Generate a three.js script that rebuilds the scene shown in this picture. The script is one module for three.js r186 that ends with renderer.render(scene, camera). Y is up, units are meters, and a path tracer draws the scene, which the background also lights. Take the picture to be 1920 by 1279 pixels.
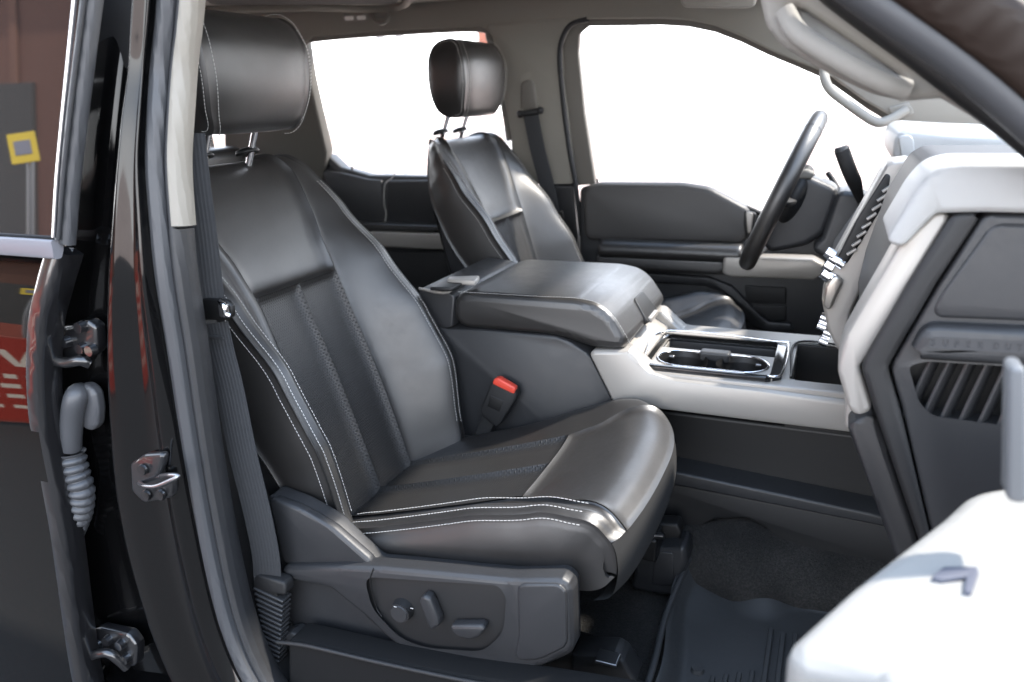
import * as THREE from 'three';
import { mergeGeometries, mergeVertices, toCreasedNormals } from 'three/addons/utils/BufferGeometryUtils.js';
import { RoundedBoxGeometry } from 'three/addons/geometries/RoundedBoxGeometry.js';
import { ImprovedNoise } from 'three/addons/math/ImprovedNoise.js';

// ------------------------------------------------------------------ camera, sky, sun, exposure
const scene = new THREE.Scene();
const camera = new THREE.PerspectiveCamera(47.071, 1024 / 682, 0.05, 200);
camera.position.set(0.9809, 0.9600, 1.6359); camera.up.set(-0.09124, 0.95435, -0.28440); camera.lookAt(0.4875, 0.5580, 0.4453);
camera.focus = 1.28; camera.userData.fStop = 3.6;
const renderer = new THREE.WebGLRenderer({ antialias: true });
renderer.toneMapping = THREE.LinearToneMapping;
renderer.toneMappingExposure = 3.6;
renderer.shadowMap.enabled = true;

const sunDir = new THREE.Vector3(0.50, 0.80, -0.30).normalize();
{ // bright hazy summer sky: white near the horizon, pale blue overhead
  const W = 128, H = 64, d = new Float32Array(W * H * 4);
  for (let j = 0; j < H; j++) for (let i = 0; i < W; i++) {
    const el = ((j + 0.5) / H - 0.5) * Math.PI, az = ((i + 0.5) / W) * 2 * Math.PI;
    const s = Math.max(0, Math.sin(el)), k = Math.pow(1 - s, 2.2);
    const c = [0.60 + 1.62 * k, 0.80 + 1.44 * k, 1.14 + 1.12 * k], o = (j * W + i) * 4;
    for (let q = 0; q < 3; q++) d[o + q] = c[q] * 1.0;
    d[o + 3] = 1;
  }
  const t = new THREE.DataTexture(d, W, H, THREE.RGBAFormat, THREE.FloatType);
  t.mapping = THREE.EquirectangularReflectionMapping; t.magFilter = t.minFilter = THREE.LinearFilter; t.needsUpdate = true;
  scene.background = t; scene.environment = t;
}
const sun = new THREE.DirectionalLight(0xfff7ec, 3.2);
sun.position.copy(sunDir).multiplyScalar(12); sun.target.position.set(0.3, 0.5, 0);
sun.castShadow = true; sun.shadow.radius = 4; sun.shadow.mapSize.set(2048, 2048);
Object.assign(sun.shadow.camera, { left: -4, right: 4, top: 4, bottom: -4, near: 1, far: 30 });
scene.add(sun, sun.target);

// ------------------------------------------------------------------ helpers
const V = (x, y, z) => new THREE.Vector3(x, y, z);
const noise = new ImprovedNoise();
let seed = 7; const rnd = () => (seed = (seed * 16807) % 2147483647) / 2147483647;
const names = {};
const numbered = (n) => { const k = (names[n] = (names[n] ?? -1) + 1); return k ? `${n}_${String(k).padStart(3, '0')}` : n; };
function thing(name, label, category, group) {
  const o = new THREE.Group(); o.name = numbered(name); o.userData = { label, category }; if (group) o.userData.group = group; scene.add(o); return o;
}
function part(name, geo, mat, parent, label) {
  const m = new THREE.Mesh(Array.isArray(geo) ? mergeAll(geo) : geo, mat); m.name = parent === scene ? numbered(name) : name;
  m.castShadow = m.receiveShadow = true; if (label) m.userData.label = label; parent.add(m); return m;
}
function mergeAll(list) {
  return list.length === 1 ? list[0] : mergeGeometries(list.map(g => { const q = g.index ? g.toNonIndexed() : g; for (const k of Object.keys(q.attributes)) if (!['position', 'normal', 'uv'].includes(k)) q.deleteAttribute(k); return q; }));
}
const stuff = (m) => { m.userData.kind = 'stuff'; return m; };
const structure = (m, label) => { m.userData.kind = 'structure'; if (label) m.userData.label = label; return m; };
function fillet(p, r, closed = true) { // round the corners of a 2-D outline
  const out = [], n = p.length;
  for (let i = 0; i < n; i++) {
    const a = p[(i + n - 1) % n], b = p[i], c = p[(i + 1) % n], rr = b[2] ?? r;
    const ux = a[0] - b[0], uy = a[1] - b[1], vx = c[0] - b[0], vy = c[1] - b[1], lu = Math.hypot(ux, uy), lv = Math.hypot(vx, vy);
    const q = Math.min(rr, lu * 0.45, lv * 0.45);
    if (q < 1e-5) { out.push([b[0], b[1]]); continue; }
    const p0 = [b[0] + ux / lu * q, b[1] + uy / lu * q], p1 = [b[0] + vx / lv * q, b[1] + vy / lv * q];
    for (let k = 0; k <= 5; k++) { const t = k / 5, s = 1 - t; out.push([s * s * p0[0] + 2 * s * t * b[0] + t * t * p1[0], s * s * p0[1] + 2 * s * t * b[1] + t * t * p1[1]]); }
  }
  return out;
}
function inset(p, d) { // move an outline inwards by d (mitred)
  let A = 0; for (let i = 0; i < p.length; i++) { const a = p[i], b = p[(i + 1) % p.length]; A += a[0] * b[1] - b[0] * a[1]; }
  const s = A > 0 ? 1 : -1, n = p.length;
  return p.map((b, i) => { const a = p[(i + n - 1) % n], c = p[(i + 1) % n]; let ux = b[0] - a[0], uy = b[1] - a[1], vx = c[0] - b[0], vy = c[1] - b[1]; const lu = Math.hypot(ux, uy) || 1, lv = Math.hypot(vx, vy) || 1; ux /= lu; uy /= lu; vx /= lv; vy /= lv; let mx = -uy - vy, my = ux + vx; const l = Math.hypot(mx, my) || 1; mx /= l; my /= l; const k = d / Math.max(.45, mx * -uy + my * ux); return [b[0] + s * mx * k, b[1] + s * my * k]; });
}
function smooth2(p, n) { // closed smooth outline through points
  const c = new THREE.CatmullRomCurve3(p.map(q => V(q[0], q[1], 0)), true, 'centripetal');
  return c.getPoints(n || p.length * 8).slice(0, -1).map(v => [v.x, v.y]);
}
// A panel: 3-D outline lying in one plane, front face on that plane, body reaching `depth` behind it
function slab(pts, depth, o = {}) {
  const P = pts.map(p => V(...p)), n = V(0, 0, 0), ref = o.n ? V(...o.n) : V(0, 0, 1);
  for (let i = 0; i < P.length; i++) { const a = P[i], b = P[(i + 1) % P.length]; n.x += (a.y - b.y) * (a.z + b.z); n.y += (a.z - b.z) * (a.x + b.x); n.z += (a.x - b.x) * (a.y + b.y); }
  n.normalize(); if (n.dot(ref) < 0) n.negate();
  const e1 = Math.abs(n.y) > 0.9 ? V(1, 0, 0) : V(0, 1, 0).cross(n).normalize(); e1.addScaledVector(n, -e1.dot(n)).normalize();
  const e2 = n.clone().cross(e1), O = P[0].clone();
  const flat = (list) => list.map(p => { const d = (p.isVector3 ? p : V(...p)).clone().sub(O); return [d.dot(e1), d.dot(e2)]; });
  const b = o.bevel ?? 0.003, bs = o.bevelSize ?? b;
  const round = (q) => o.smooth ? inset(smooth2(q), bs) : fillet(inset(q, bs), Math.max((o.r || 0) - bs * .4, bs * .5, .0006));
  const sh = new THREE.Shape(round(flat(P)).map(q => new THREE.Vector2(...q)));
  for (const h of o.holes || []) sh.holes.push(new THREE.Path((h.length > 16 ? inset(flat(h), -bs) : fillet(inset(flat(h), -bs), Math.max(o.hr || 0, bs * .5, .0006))).map(q => new THREE.Vector2(...q))));
  
  const g = new THREE.ExtrudeGeometry(sh, { depth: Math.max(0.0005, depth - 2 * b), bevelEnabled: b > 0, bevelThickness: b, bevelSize: bs, bevelOffset: 0, bevelSegments: o.seg ?? 3, curveSegments: 6 });
  g.translate(0, 0, -(depth - b) + (o.up || 0));
  const m = new THREE.Matrix4().makeBasis(e1, e2, n).setPosition(O); g.applyMatrix4(m);
  return toCreasedNormals(g, o.crease ?? 0.65);
}
function extrudeZ(xy, z0, z1, o = {}) { // side profile in x-y run across z
  const b = o.bevel ?? 0.004, q = o.smooth ? inset(smooth2(xy), b) : fillet(inset(xy, b), Math.max((o.r || 0) - b * .4, b * .5, .0006));
  const sh = new THREE.Shape(q.map(p => new THREE.Vector2(p[0], p[1])));
  for (const h of o.holes || []) sh.holes.push(new THREE.Path(h.map(p => new THREE.Vector2(p[0], p[1]))));
  const g = new THREE.ExtrudeGeometry(sh, { depth: Math.max(0.0005, z1 - z0 - 2 * b), bevelEnabled: b > 0, bevelThickness: b, bevelSize: b, bevelOffset: 0, bevelSegments: o.seg ?? 4 });
  g.translate(0, 0, z0 + b); return toCreasedNormals(g, o.crease ?? 0.65);
}
const curve = (pts, closed = false, t = 0.5) => new THREE.CatmullRomCurve3(pts.map(p => p.isVector3 ? p : V(...p)), closed, 'catmullrom', t);
const tube = (pts, r, o = {}) => { const c = o.curve || curve(pts, o.closed); return new THREE.TubeGeometry(c, o.n || Math.max(12, pts.length * 8), r, o.rad || 10, !!o.closed); };
// sweep a closed section (list of [a,b]) along a path; `side` gives the direction of a at every point
function sweep(pts, sec, sideFn, o = {}) {
  const c = o.curve || curve(pts, o.closed), n = o.n || pts.length * 8, m = sec.length, pos = [], uv = [], idx = [], L = c.getLength();
  let per = [0]; for (let j = 0; j < m; j++) per.push(per[j] + Math.hypot(sec[(j + 1) % m][0] - sec[j][0], sec[(j + 1) % m][1] - sec[j][1]));
  for (let i = 0; i <= n; i++) {
    const t = i / n, p = c.getPointAt(t), T = c.getTangentAt(t); let S = sideFn.isVector3 ? sideFn.clone() : sideFn(t);
    S.addScaledVector(T, -S.dot(T)).normalize(); const N = T.clone().cross(S), k = o.scale ? o.scale(t) : 1;
    for (let j = 0; j <= m; j++) { const s = sec[j % m]; const q = p.clone().addScaledVector(S, s[0] * k).addScaledVector(N, s[1] * k); pos.push(q.x, q.y, q.z); uv.push(per[j], t * L); }
  }
  for (let i = 0; i < n; i++) for (let j = 0; j < m; j++) { const a = i * (m + 1) + j, b = a + m + 1; idx.push(a, a + 1, b, b, a + 1, b + 1); }
  const g = new THREE.BufferGeometry(); g.setAttribute('position', new THREE.Float32BufferAttribute(pos, 3)); g.setAttribute('uv', new THREE.Float32BufferAttribute(uv, 2)); g.setIndex(idx);
  if (!o.closed) { // end caps
    const caps = []; for (const [row, f] of [[0, 1], [n, -1]]) { const cp = [], ci = []; for (let j = 0; j < m; j++) { const k = (row * (m + 1) + j) * 3; cp.push(pos[k], pos[k + 1], pos[k + 2]); } for (let j = 1; j < m - 1; j++) f > 0 ? ci.push(0, j + 1, j) : ci.push(0, j, j + 1); const q = new THREE.BufferGeometry(); q.setAttribute('position', new THREE.Float32BufferAttribute(cp, 3)); q.setAttribute('uv', new THREE.Float32BufferAttribute(new Array(m * 2).fill(0), 2)); q.setIndex(ci); caps.push(q.toNonIndexed()); }
    const all = mergeGeometries([g.toNonIndexed(), ...caps]); all.computeVertexNormals(); return toCreasedNormals(all, o.crease ?? 0.7);
  }
  return toCreasedNormals(g.toNonIndexed(), o.crease ?? 0.7);
}
const rectSec = (w, h, r = 0) => fillet([[-w / 2, -h / 2], [w / 2, -h / 2], [w / 2, h / 2], [-w / 2, h / 2]], r);
// surface grid from fn(s,t) -> Vector3, with padding (puff) that sinks at chosen borders
function pad(fn, nu, nv, o = {}) {
  const P = [], U = [], W = [], h = o.h ?? 0, r = o.r ?? 0.014, sides = o.sides || [1, 1, 1, 1], sink = o.sink ?? 0;
  for (let j = 0; j <= nv; j++) { P.push([]); for (let i = 0; i <= nu; i++) P[j].push(fn(i / nu, j / nv)); }
  for (let j = 0; j <= nv; j++) { U.push([0]); for (let i = 1; i <= nu; i++) U[j].push(U[j][i - 1] + P[j][i].distanceTo(P[j][i - 1])); }
  for (let i = 0; i <= nu; i++) { W.push([0]); for (let j = 1; j <= nv; j++) W[i].push(W[i][j - 1] + P[j][i].distanceTo(P[j - 1][i])); }
  const pos = [], uv = [], idx = [], g1 = (e) => { const q = 1 - Math.min(Math.max(e, 0) / r, 1); return Math.sqrt(Math.max(0, 1 - q * q)); };
  const mid = U[Math.floor(nv / 2)][nu] / 2;
  for (let j = 0; j <= nv; j++) for (let i = 0; i <= nu; i++) {
    const a = P[j][Math.min(i + 1, nu)].clone().sub(P[j][Math.max(i - 1, 0)]), b = P[Math.min(j + 1, nv)][i].clone().sub(P[Math.max(j - 1, 0)][i]);
    const n = a.cross(b).normalize(); if (o.flip) n.negate();
    let g = 1; if (sides[0]) g *= g1(U[j][i]); if (sides[1]) g *= g1(U[j][nu] - U[j][i]); if (sides[2]) g *= g1(W[i][j]); if (sides[3]) g *= g1(W[i][nv] - W[i][j]);
    let d = (h + sink) * g - sink;
    if (o.wrinkle) { const p = P[j][i]; d += 0.4 * o.wrinkle * g * (noise.noise(p.x * 22 + 3, p.y * 22, p.z * 22) + 0.5 * noise.noise(p.x * 55, p.y * 55 + 9, p.z * 55)); }
    if (o.extra) d += o.extra(i / nu, j / nv) * g;
    const q = P[j][i].clone().addScaledVector(n, d); pos.push(q.x, q.y, q.z); uv.push(U[j][i] - U[j][nu] / 2 + mid, W[i][j]);
  }
  for (let j = 0; j < nv; j++) for (let i = 0; i < nu; i++) { const a = j * (nu + 1) + i, b = a + 1, c = a + nu + 1, d = c + 1; o.flip ? idx.push(a, c, b, b, c, d) : idx.push(a, b, c, b, d, c); }
  const g = new THREE.BufferGeometry(); g.setAttribute('position', new THREE.Float32BufferAttribute(pos, 3)); g.setAttribute('uv', new THREE.Float32BufferAttribute(uv, 2)); g.setIndex(idx); g.computeVertexNormals();
  return g;
}
const lerp = (a, b, t) => a + (b - a) * t, clamp = (x, a = 0, b = 1) => Math.min(b, Math.max(a, x)), sstep = (x) => { x = clamp(x); return x * x * (3 - 2 * x); };
function key(list, t) { // smooth keyed value
  if (t <= list[0][0]) return list[0][1];
  for (let i = 1; i < list.length; i++) if (t <= list[i][0]) { const k = (t - list[i - 1][0]) / (list[i][0] - list[i - 1][0]), s = k * k * (3 - 2 * k); return lerp(list[i - 1][1], list[i][1], 0.5 * k + 0.5 * s); }
  return list[list.length - 1][1];
}
const box = (w, h, d, x = 0, y = 0, z = 0, r = 0.003) => { const g = new RoundedBoxGeometry(w, h, d, 2, Math.min(r, w / 2.1, h / 2.1, d / 2.1)); g.translate(x, y, z); return g; };
function cyl(a, b, r0, r1 = r0, n = 16) { const A = V(...a), B = V(...b), d = B.clone().sub(A), g = new THREE.CylinderGeometry(r1, r0, d.length(), n, 1); g.applyQuaternion(new THREE.Quaternion().setFromUnitVectors(V(0, 1, 0), d.clone().normalize())); g.translate((A.x + B.x) / 2, (A.y + B.y) / 2, (A.z + B.z) / 2); return g; }
// sewn stitches: short threads laid along a run of points
function stitches(pts, o = {}) {
  const c = pts.getPointAt ? pts : curve(pts), L = c.getLength(), sp = o.sp || 0.0062, n = Math.floor(L / sp), list = [], base = new THREE.CylinderGeometry(o.r || 0.0006, o.r || 0.0006, sp * 0.66, 5, 1);
  for (let i = 0; i < n; i++) { const t = (i + 0.5) / n, p = c.getPointAt(t), T = c.getTangentAt(t), g = base.clone(); g.applyQuaternion(new THREE.Quaternion().setFromUnitVectors(V(0, 1, 0), T)); g.translate(p.x, p.y, p.z); list.push(g); }
  return mergeGeometries(list);
}

// ------------------------------------------------------------------ textures
function dataTex(n, fn, size, srgb = false) { // fn(u,v) -> grey or [r,g,b] in 0..1 ; size = metres per tile
  const d = new Uint8Array(n * n * 4);
  for (let j = 0; j < n; j++) for (let i = 0; i < n; i++) { const v = fn(i / n, j / n), o = (j * n + i) * 4, a = Array.isArray(v) ? v : [v, v, v]; for (let q = 0; q < 3; q++) d[o + q] = clamp(a[q]) * 255; d[o + 3] = 255; }
  const t = new THREE.DataTexture(d, n, n, THREE.RGBAFormat); t.wrapS = t.wrapT = THREE.RepeatWrapping; t.magFilter = THREE.LinearFilter; t.minFilter = THREE.LinearMipmapLinearFilter; t.generateMipmaps = true;
  if (srgb) t.colorSpace = THREE.SRGBColorSpace; t.repeat.set(1 / size, 1 / size); t.needsUpdate = true; return t;
}
function cells(k) { const p = []; for (let i = 0; i < k * k; i++) p.push([rnd(), rnd()]); return (u, v) => { const x = u * k, y = v * k, ix = Math.floor(x), iy = Math.floor(y); let a = 9, b = 9; for (let dy = -1; dy <= 1; dy++) for (let dx = -1; dx <= 1; dx++) { const cx = (ix + dx + k) % k, cy = (iy + dy + k) % k, q = p[cy * k + cx], e = Math.hypot(ix + dx + q[0] - x, iy + dy + q[1] - y); if (e < a) { b = a; a = e; } else if (e < b) b = e; } return [a, b]; }; }
const tnoise = (u, v, f, s) => { // tileable value noise
  const x = u * f, y = v * f, ix = Math.floor(x), iy = Math.floor(y), h = (a, b) => { const k = Math.sin(((a % f + f) % f) * 127.1 + ((b % f + f) % f) * 311.7 + s * 74.7) * 43758.5453; return k - Math.floor(k); }, fx = sstep(x - ix), fy = sstep(y - iy);
  return lerp(lerp(h(ix, iy), h(ix + 1, iy), fx), lerp(h(ix, iy + 1), h(ix + 1, iy + 1), fx), fy);
};
const cA = cells(44), cB = cells(60);
const leatherH = dataTex(512, (u, v) => { const [a, b] = cA(u, v); return 0.25 + 0.55 * clamp((b - a) * 2.2) + 0.2 * tnoise(u, v, 8, 1); }, 0.085);
const grainH = dataTex(512, (u, v) => { const [a, b] = cB(u, v); return 0.5 * clamp((b - a) * 1.8) + 0.3 * tnoise(u, v, 128, 2) + 0.2 * tnoise(u, v, 16, 5); }, 0.07);
const perfN = 12, perf = (u, v) => { const r = Math.floor(v * perfN), x = (u * perfN + (r % 2) * 0.5) % 1 - 0.5, y = (v * perfN) % 1 - 0.5; return Math.hypot(x, y); };
const perfC = dataTex(512, (u, v) => { const q = 0.06 + 0.94 * sstep((perf(u, v) - 0.20) / 0.1); return [q, q, q]; }, 0.064, true);
const perfH = dataTex(512, (u, v) => 0.75 * sstep((perf(u, v) - 0.12) / 0.2) + 0.25 * cA(u, v)[0], 0.064);
const webH = dataTex(256, (u, v) => 0.5 + 0.5 * Math.sin(u * Math.PI * 2 * 9) * 0.7 + 0.3 * Math.sin((v * 40 + (Math.floor(u * 18) % 2) * 0.5) * Math.PI * 2), 0.047);
const carpetH = dataTex(512, (u, v) => 0.6 * tnoise(u, v, 180, 3) + 0.4 * tnoise(u, v, 60, 4), 0.25);
const carpetC = dataTex(512, (u, v) => { const q = 0.35 + 0.45 * tnoise(u, v, 160, 6) + 0.3 * tnoise(u, v, 7, 8) + (tnoise(u, v, 256, 12) > 0.975 ? 0.5 : 0); return [q, q * 0.98, q * 0.95]; }, 0.35, true);
const clothH = dataTex(256, (u, v) => 0.5 + 0.25 * Math.sin(u * 2 * Math.PI * 40) * Math.sin(v * 2 * Math.PI * 40) + 0.25 * tnoise(u, v, 64, 9), 0.08);
const dustR = dataTex(512, (u, v) => 0.80 + 0.08 * tnoise(u, v, 5, 21) + 0.10 * (tnoise(u, v, 23, 22) - 0.5) + 0.12 * (tnoise(u, v, 120, 23) - 0.5), 0.45);
const speckC = dataTex(512, (u, v) => { const s = tnoise(u, v, 150, 31); const q = s > 0.965 ? 0.34 : 0.12 + 0.03 * tnoise(u, v, 9, 32); return [q, q, q * 1.03]; }, 0.30, true);

// ------------------------------------------------------------------ materials (linear base colours)
const mat = (r, g, b, rough, o = {}) => { const m = new THREE.MeshPhysicalMaterial({ roughness: rough, ...o }); m.color.setRGB(r, g, b); return m; };
const M = {
  leather: mat(.0165, .0153, .0145, .49, { ior: 1.62, clearcoat: .5, clearcoatRoughness: .42, bumpMap: leatherH, bumpScale: .00009, roughnessMap: dustR, specularIntensity: 1 }),
  perf: mat(.0165, .016, .0158, .48, { ior: 1.6, map: perfC, bumpMap: perfH, bumpScale: .0010 }),
  thread: mat(.46, .45, .43, .8),
  plastic: mat(.0205, .021, .0225, .52, { bumpMap: grainH, bumpScale: .00012, roughnessMap: dustR }),
  plasticDark: mat(.0095, .0095, .0100, .56, { bumpMap: grainH, bumpScale: .00012 }),
  plasticBlack: mat(.005, .005, .0052, .5),
  rubber: mat(.045, .0465, .050, .55, { roughnessMap: dustR }),
  rubberDark: mat(.02, .021, .023, .6),
  boot: mat(.055, .057, .062, .5, { roughnessMap: dustR }),
  silver: mat(.34, .318, .290, .40, { metalness: .3 }),
  chrome: mat(.80, .80, .82, .12, { metalness: 1 }),
  steel: mat(.30, .30, .31, .32, { metalness: 1 }),
  glossBlack: mat(.008, .008, .009, .3, { clearcoat: 1, clearcoatRoughness: .03 }),
  jamb: mat(.0016, .0016, .0018, .5, { specularIntensity: .1, clearcoat: .9, clearcoatRoughness: .06 }),
  paint: mat(.002, .0018, .0016, .6, { specularIntensity: 0, clearcoat: 1, clearcoatRoughness: .02 }),
  doorPad: mat(.045, .043, .0415, .5, { bumpMap: leatherH, bumpScale: .00009 }),
  piano: mat(.012, .012, .012, .1),
  beige: mat(.25, .238, .215, .75, { bumpMap: clothH, bumpScale: .0002 }),
  beigeDark: mat(.17, .163, .145, .7, { bumpMap: clothH, bumpScale: .0002 }),
  headliner: mat(.205, .195, .17, .9, { bumpMap: clothH, bumpScale: .0004 }),
  trimPale: mat(.24, .22, .185, .6, { bumpMap: clothH, bumpScale: .0002 }),
  quarter: mat(.085, .08, .07, .7, { bumpMap: clothH, bumpScale: .0002 }),
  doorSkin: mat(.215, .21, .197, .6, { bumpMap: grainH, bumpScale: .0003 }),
  frame: mat(.13, .122, .108, .5),
  litPale: mat(.36, .362, .355, .5, { bumpMap: grainH, bumpScale: .0002 }),  // sun glare on the dark dash put into a pale base colour
  carpet: mat(.028, .0275, .027, 1, { map: carpetC, bumpMap: carpetH, bumpScale: .003 }),
  mat: mat(.034, .035, .036, .58, { bumpMap: grainH, bumpScale: .0002, roughnessMap: dustR }),
  web: mat(.022, .0232, .0255, .8, { bumpMap: webH, bumpScale: .0006 }),
  felt: mat(.011, .0108, .0106, .95, { bumpMap: clothH, bumpScale: .0006 }),
  red: mat(.62, .06, .035, .4),
  glass: mat(1, 1, 1, .02, { transmission: 1, ior: 1.5, thickness: 0 }),
  pillarReflection: mat(.02, .013, .01, .6, { specularIntensity: 0, clearcoat: .5, clearcoatRoughness: .4 }),  // brown reflection painted into the base colour of the black pillar
  tint: mat(.012, .011, .011, .02, { specularIntensity: 1, clearcoat: 1, clearcoatRoughness: 0 }),
};
M.web.side = M.carpet.side = THREE.DoubleSide;

// ------------------------------------------------------------------ outside: pavement and the pale wall beyond the far windows
{
  const flat = (w, d, x, y, z) => { const g = new THREE.PlaneGeometry(w, d); g.rotateX(-Math.PI / 2); g.translate(x, y, z); const p = g.attributes.position, u = g.attributes.uv; for (let i = 0; i < p.count; i++) u.setXY(i, p.getX(i), p.getZ(i)); return g; };
  const brickC = dataTex(512, (u, v) => { const r = Math.floor(v * 12), x = (u * 6 + (r % 2) * 0.5), bx = Math.floor(x), q = (Math.sin(bx * 12.9 + r * 78.2) * 43758.5 % 1 + 1) % 1, j = Math.min(x % 1, 1 - x % 1) < 0.03 || (v * 12) % 1 < 0.07; const k = j ? 0.55 : 0.75 + 0.3 * q + 0.15 * tnoise(u, v, 40, 3); return [0.62 * k, 0.34 * k, 0.27 * k]; }, 1.2, true);
  const concC = dataTex(256, (u, v) => { const q = 0.80 + 0.1 * tnoise(u, v, 6, 2) + 0.08 * tnoise(u, v, 60, 4); return [q, q * 0.90, q * 0.84]; }, 3, true);
  const m1 = mat(1, 1, 1, .9, { map: concC }), m2 = mat(1, 1, 1, .85, { map: brickC }), m3 = mat(.045, .044, .043, .9, { bumpMap: carpetH, bumpScale: .004 });
  structure(part('ground', flat(160, 160, 0, -0.768, 0), m1, scene), 'pale concrete ground');
  structure(part('road', flat(60, 12.4, 0, -0.764, 6.4), m3, scene), 'dark asphalt road beside the open door');
  structure(part('brick_pavement', flat(20, 2.6, -14, -0.76, 5.3), m2, scene), 'red brick paving strip across the road');
  const wall = thing('boundary_wall', 'low pale rendered wall seen blown out through the far windows', 'wall');
  part('wall_face', box(40, 1.2, 0.3, -2, -.17, -9, .01), mat(.80, .68, .60, .9, { bumpMap: carpetH, bumpScale: .003 }), wall);
  part('coping', box(40, .12, .4, -2, .49, -9, .02), mat(.66, .64, .61, .9), wall);
  for (const [a, b, l] of [[...[[-3.5974,1.64,-6],[-3.5614,-.3727,-6]], 'slim grey post seen through the far rear window, left of two'], [...[[-3.368,1.6287,-6],[-3.2892,-.3627,-6]], 'slim grey post seen through the far rear window, right of two']]) { const p = thing('grey_post', l, 'post', 'posts beyond the far rear window'); part('shaft', cyl([a[0], -.77, -6], [a[0], a[1] + 1.2, -6], .05, .045), mat(.32, .32, .33, .6), p); part('base_plate', box(.2, .03, .2, a[0], -.75, -6, .004), mat(.15, .15, .15, .6), p); }
  const pier = thing('brick_pier', 'red brick pier at the top corner of the far rear window', 'pier'); { const q = [[-2.5727,1.3884,-6],[-2.2136,1.6693,-6]]; part('shaft', box(.35, q[1][1] + .3 - q[0][1], .3, q[1][0] - .02, (q[1][1] + .3 + q[0][1]) / 2, -6, .01), mat(.30, .12, .08, .9), pier); part('post', cyl([q[1][0], -.77, -6.1], [q[1][0], q[0][1], -6.1], .04), mat(.5, .5, .5, .6), pier); }
  const hut = thing('brown_shed', 'brown timber shed mirrored in the rear door glass and black paint', 'shed');
  part('shed_wall', box(20, 5.2, .3, -14.5, 1.84, 8.6, .01), mat(.16, .075, .05, .85, { bumpMap: carpetH, bumpScale: .003 }), hut);
  part('shed_roof', box(21, .2, 2.6, -14.5, 4.5, 9.4, .03), mat(.10, .06, .045, .8), hut);
  for (let i = 0; i < 12; i++) part('shed_board', box(.16, 5.1, .05, -24 + i * 1.7, 1.82, 8.42, .01), mat(.20, .10, .065, .85), hut);
  part('shed_door', box(5.0, 3.6, .06, -12.5, 1.05, 8.42, .01), mat(.07, .068, .062, .8), hut);
  part('shed_skirt', box(12, 1.0, .08, -12, -.26, 8.3, .01), mat(.42, .10, .06, .8), hut);
  const ban = thing('banner_board', 'red banner board with white WAVE lettering, mirrored in the rear door', 'banner');
  { const cv = document.createElement('canvas'); cv.width = 512; cv.height = 512; const x = cv.getContext('2d'); x.fillStyle = '#a8301f'; x.fillRect(0, 0, 512, 512); x.fillStyle = '#e8d9c8'; x.textAlign = 'center'; x.font = 'bold 150px sans-serif'; x.fillText('WAVE', 256, 200); for (let i = 0; i < 4; i++) for (let k = 0; k < 7; k++) x.fillRect(60 + k * 58, 250 + i * 58, 44 - (k * 7 + i * 5) % 20, 26 - i * 3);
    const t = new THREE.CanvasTexture(cv); t.colorSpace = THREE.SRGBColorSpace; const g = new THREE.PlaneGeometry(1.3, 1.0); g.rotateY(Math.PI); g.rotateY(-.5); g.translate(-3.1, -.2, 3.3); part('printed_face', g, mat(1, 1, 1, .7, { map: t }), ban);
    const bk = box(1.34, 1.04, .03, 0, 0, .02, .004); bk.rotateY(-.5); bk.translate(-3.1, -.2, 3.3); part('board', bk, mat(.4, .09, .06, .8), ban); }
  const yel = thing('yellow_sign', 'small yellow notice on a post with a second one added low, mirrored in the rear door glass', 'sign');
  for (const [x, y] of [[-3.28, 1.23], [-3.41, -.06]]) { const g = box(.15, .17, .01, 0, 0, 0, .003); g.rotateY(-.5); g.rotateZ(.25); g.translate(x, y, 3.28); part('notice', g, mat(.80, .58, .05, .6), yel); const k = box(.09, .08, .004, 0, 0, -.007, .001); k.rotateY(-.5); k.rotateZ(.25); k.translate(x, y, 3.28); part('printed_patch', k, mat(.25, .25, .3, .6), yel); }  // lower notice added to give the one sign its second reflection
  part('post', cyl([-3.36, -.76, 3.34], [-3.30, 1.32, 3.34], .02), M.steel, yel);
}

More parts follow.
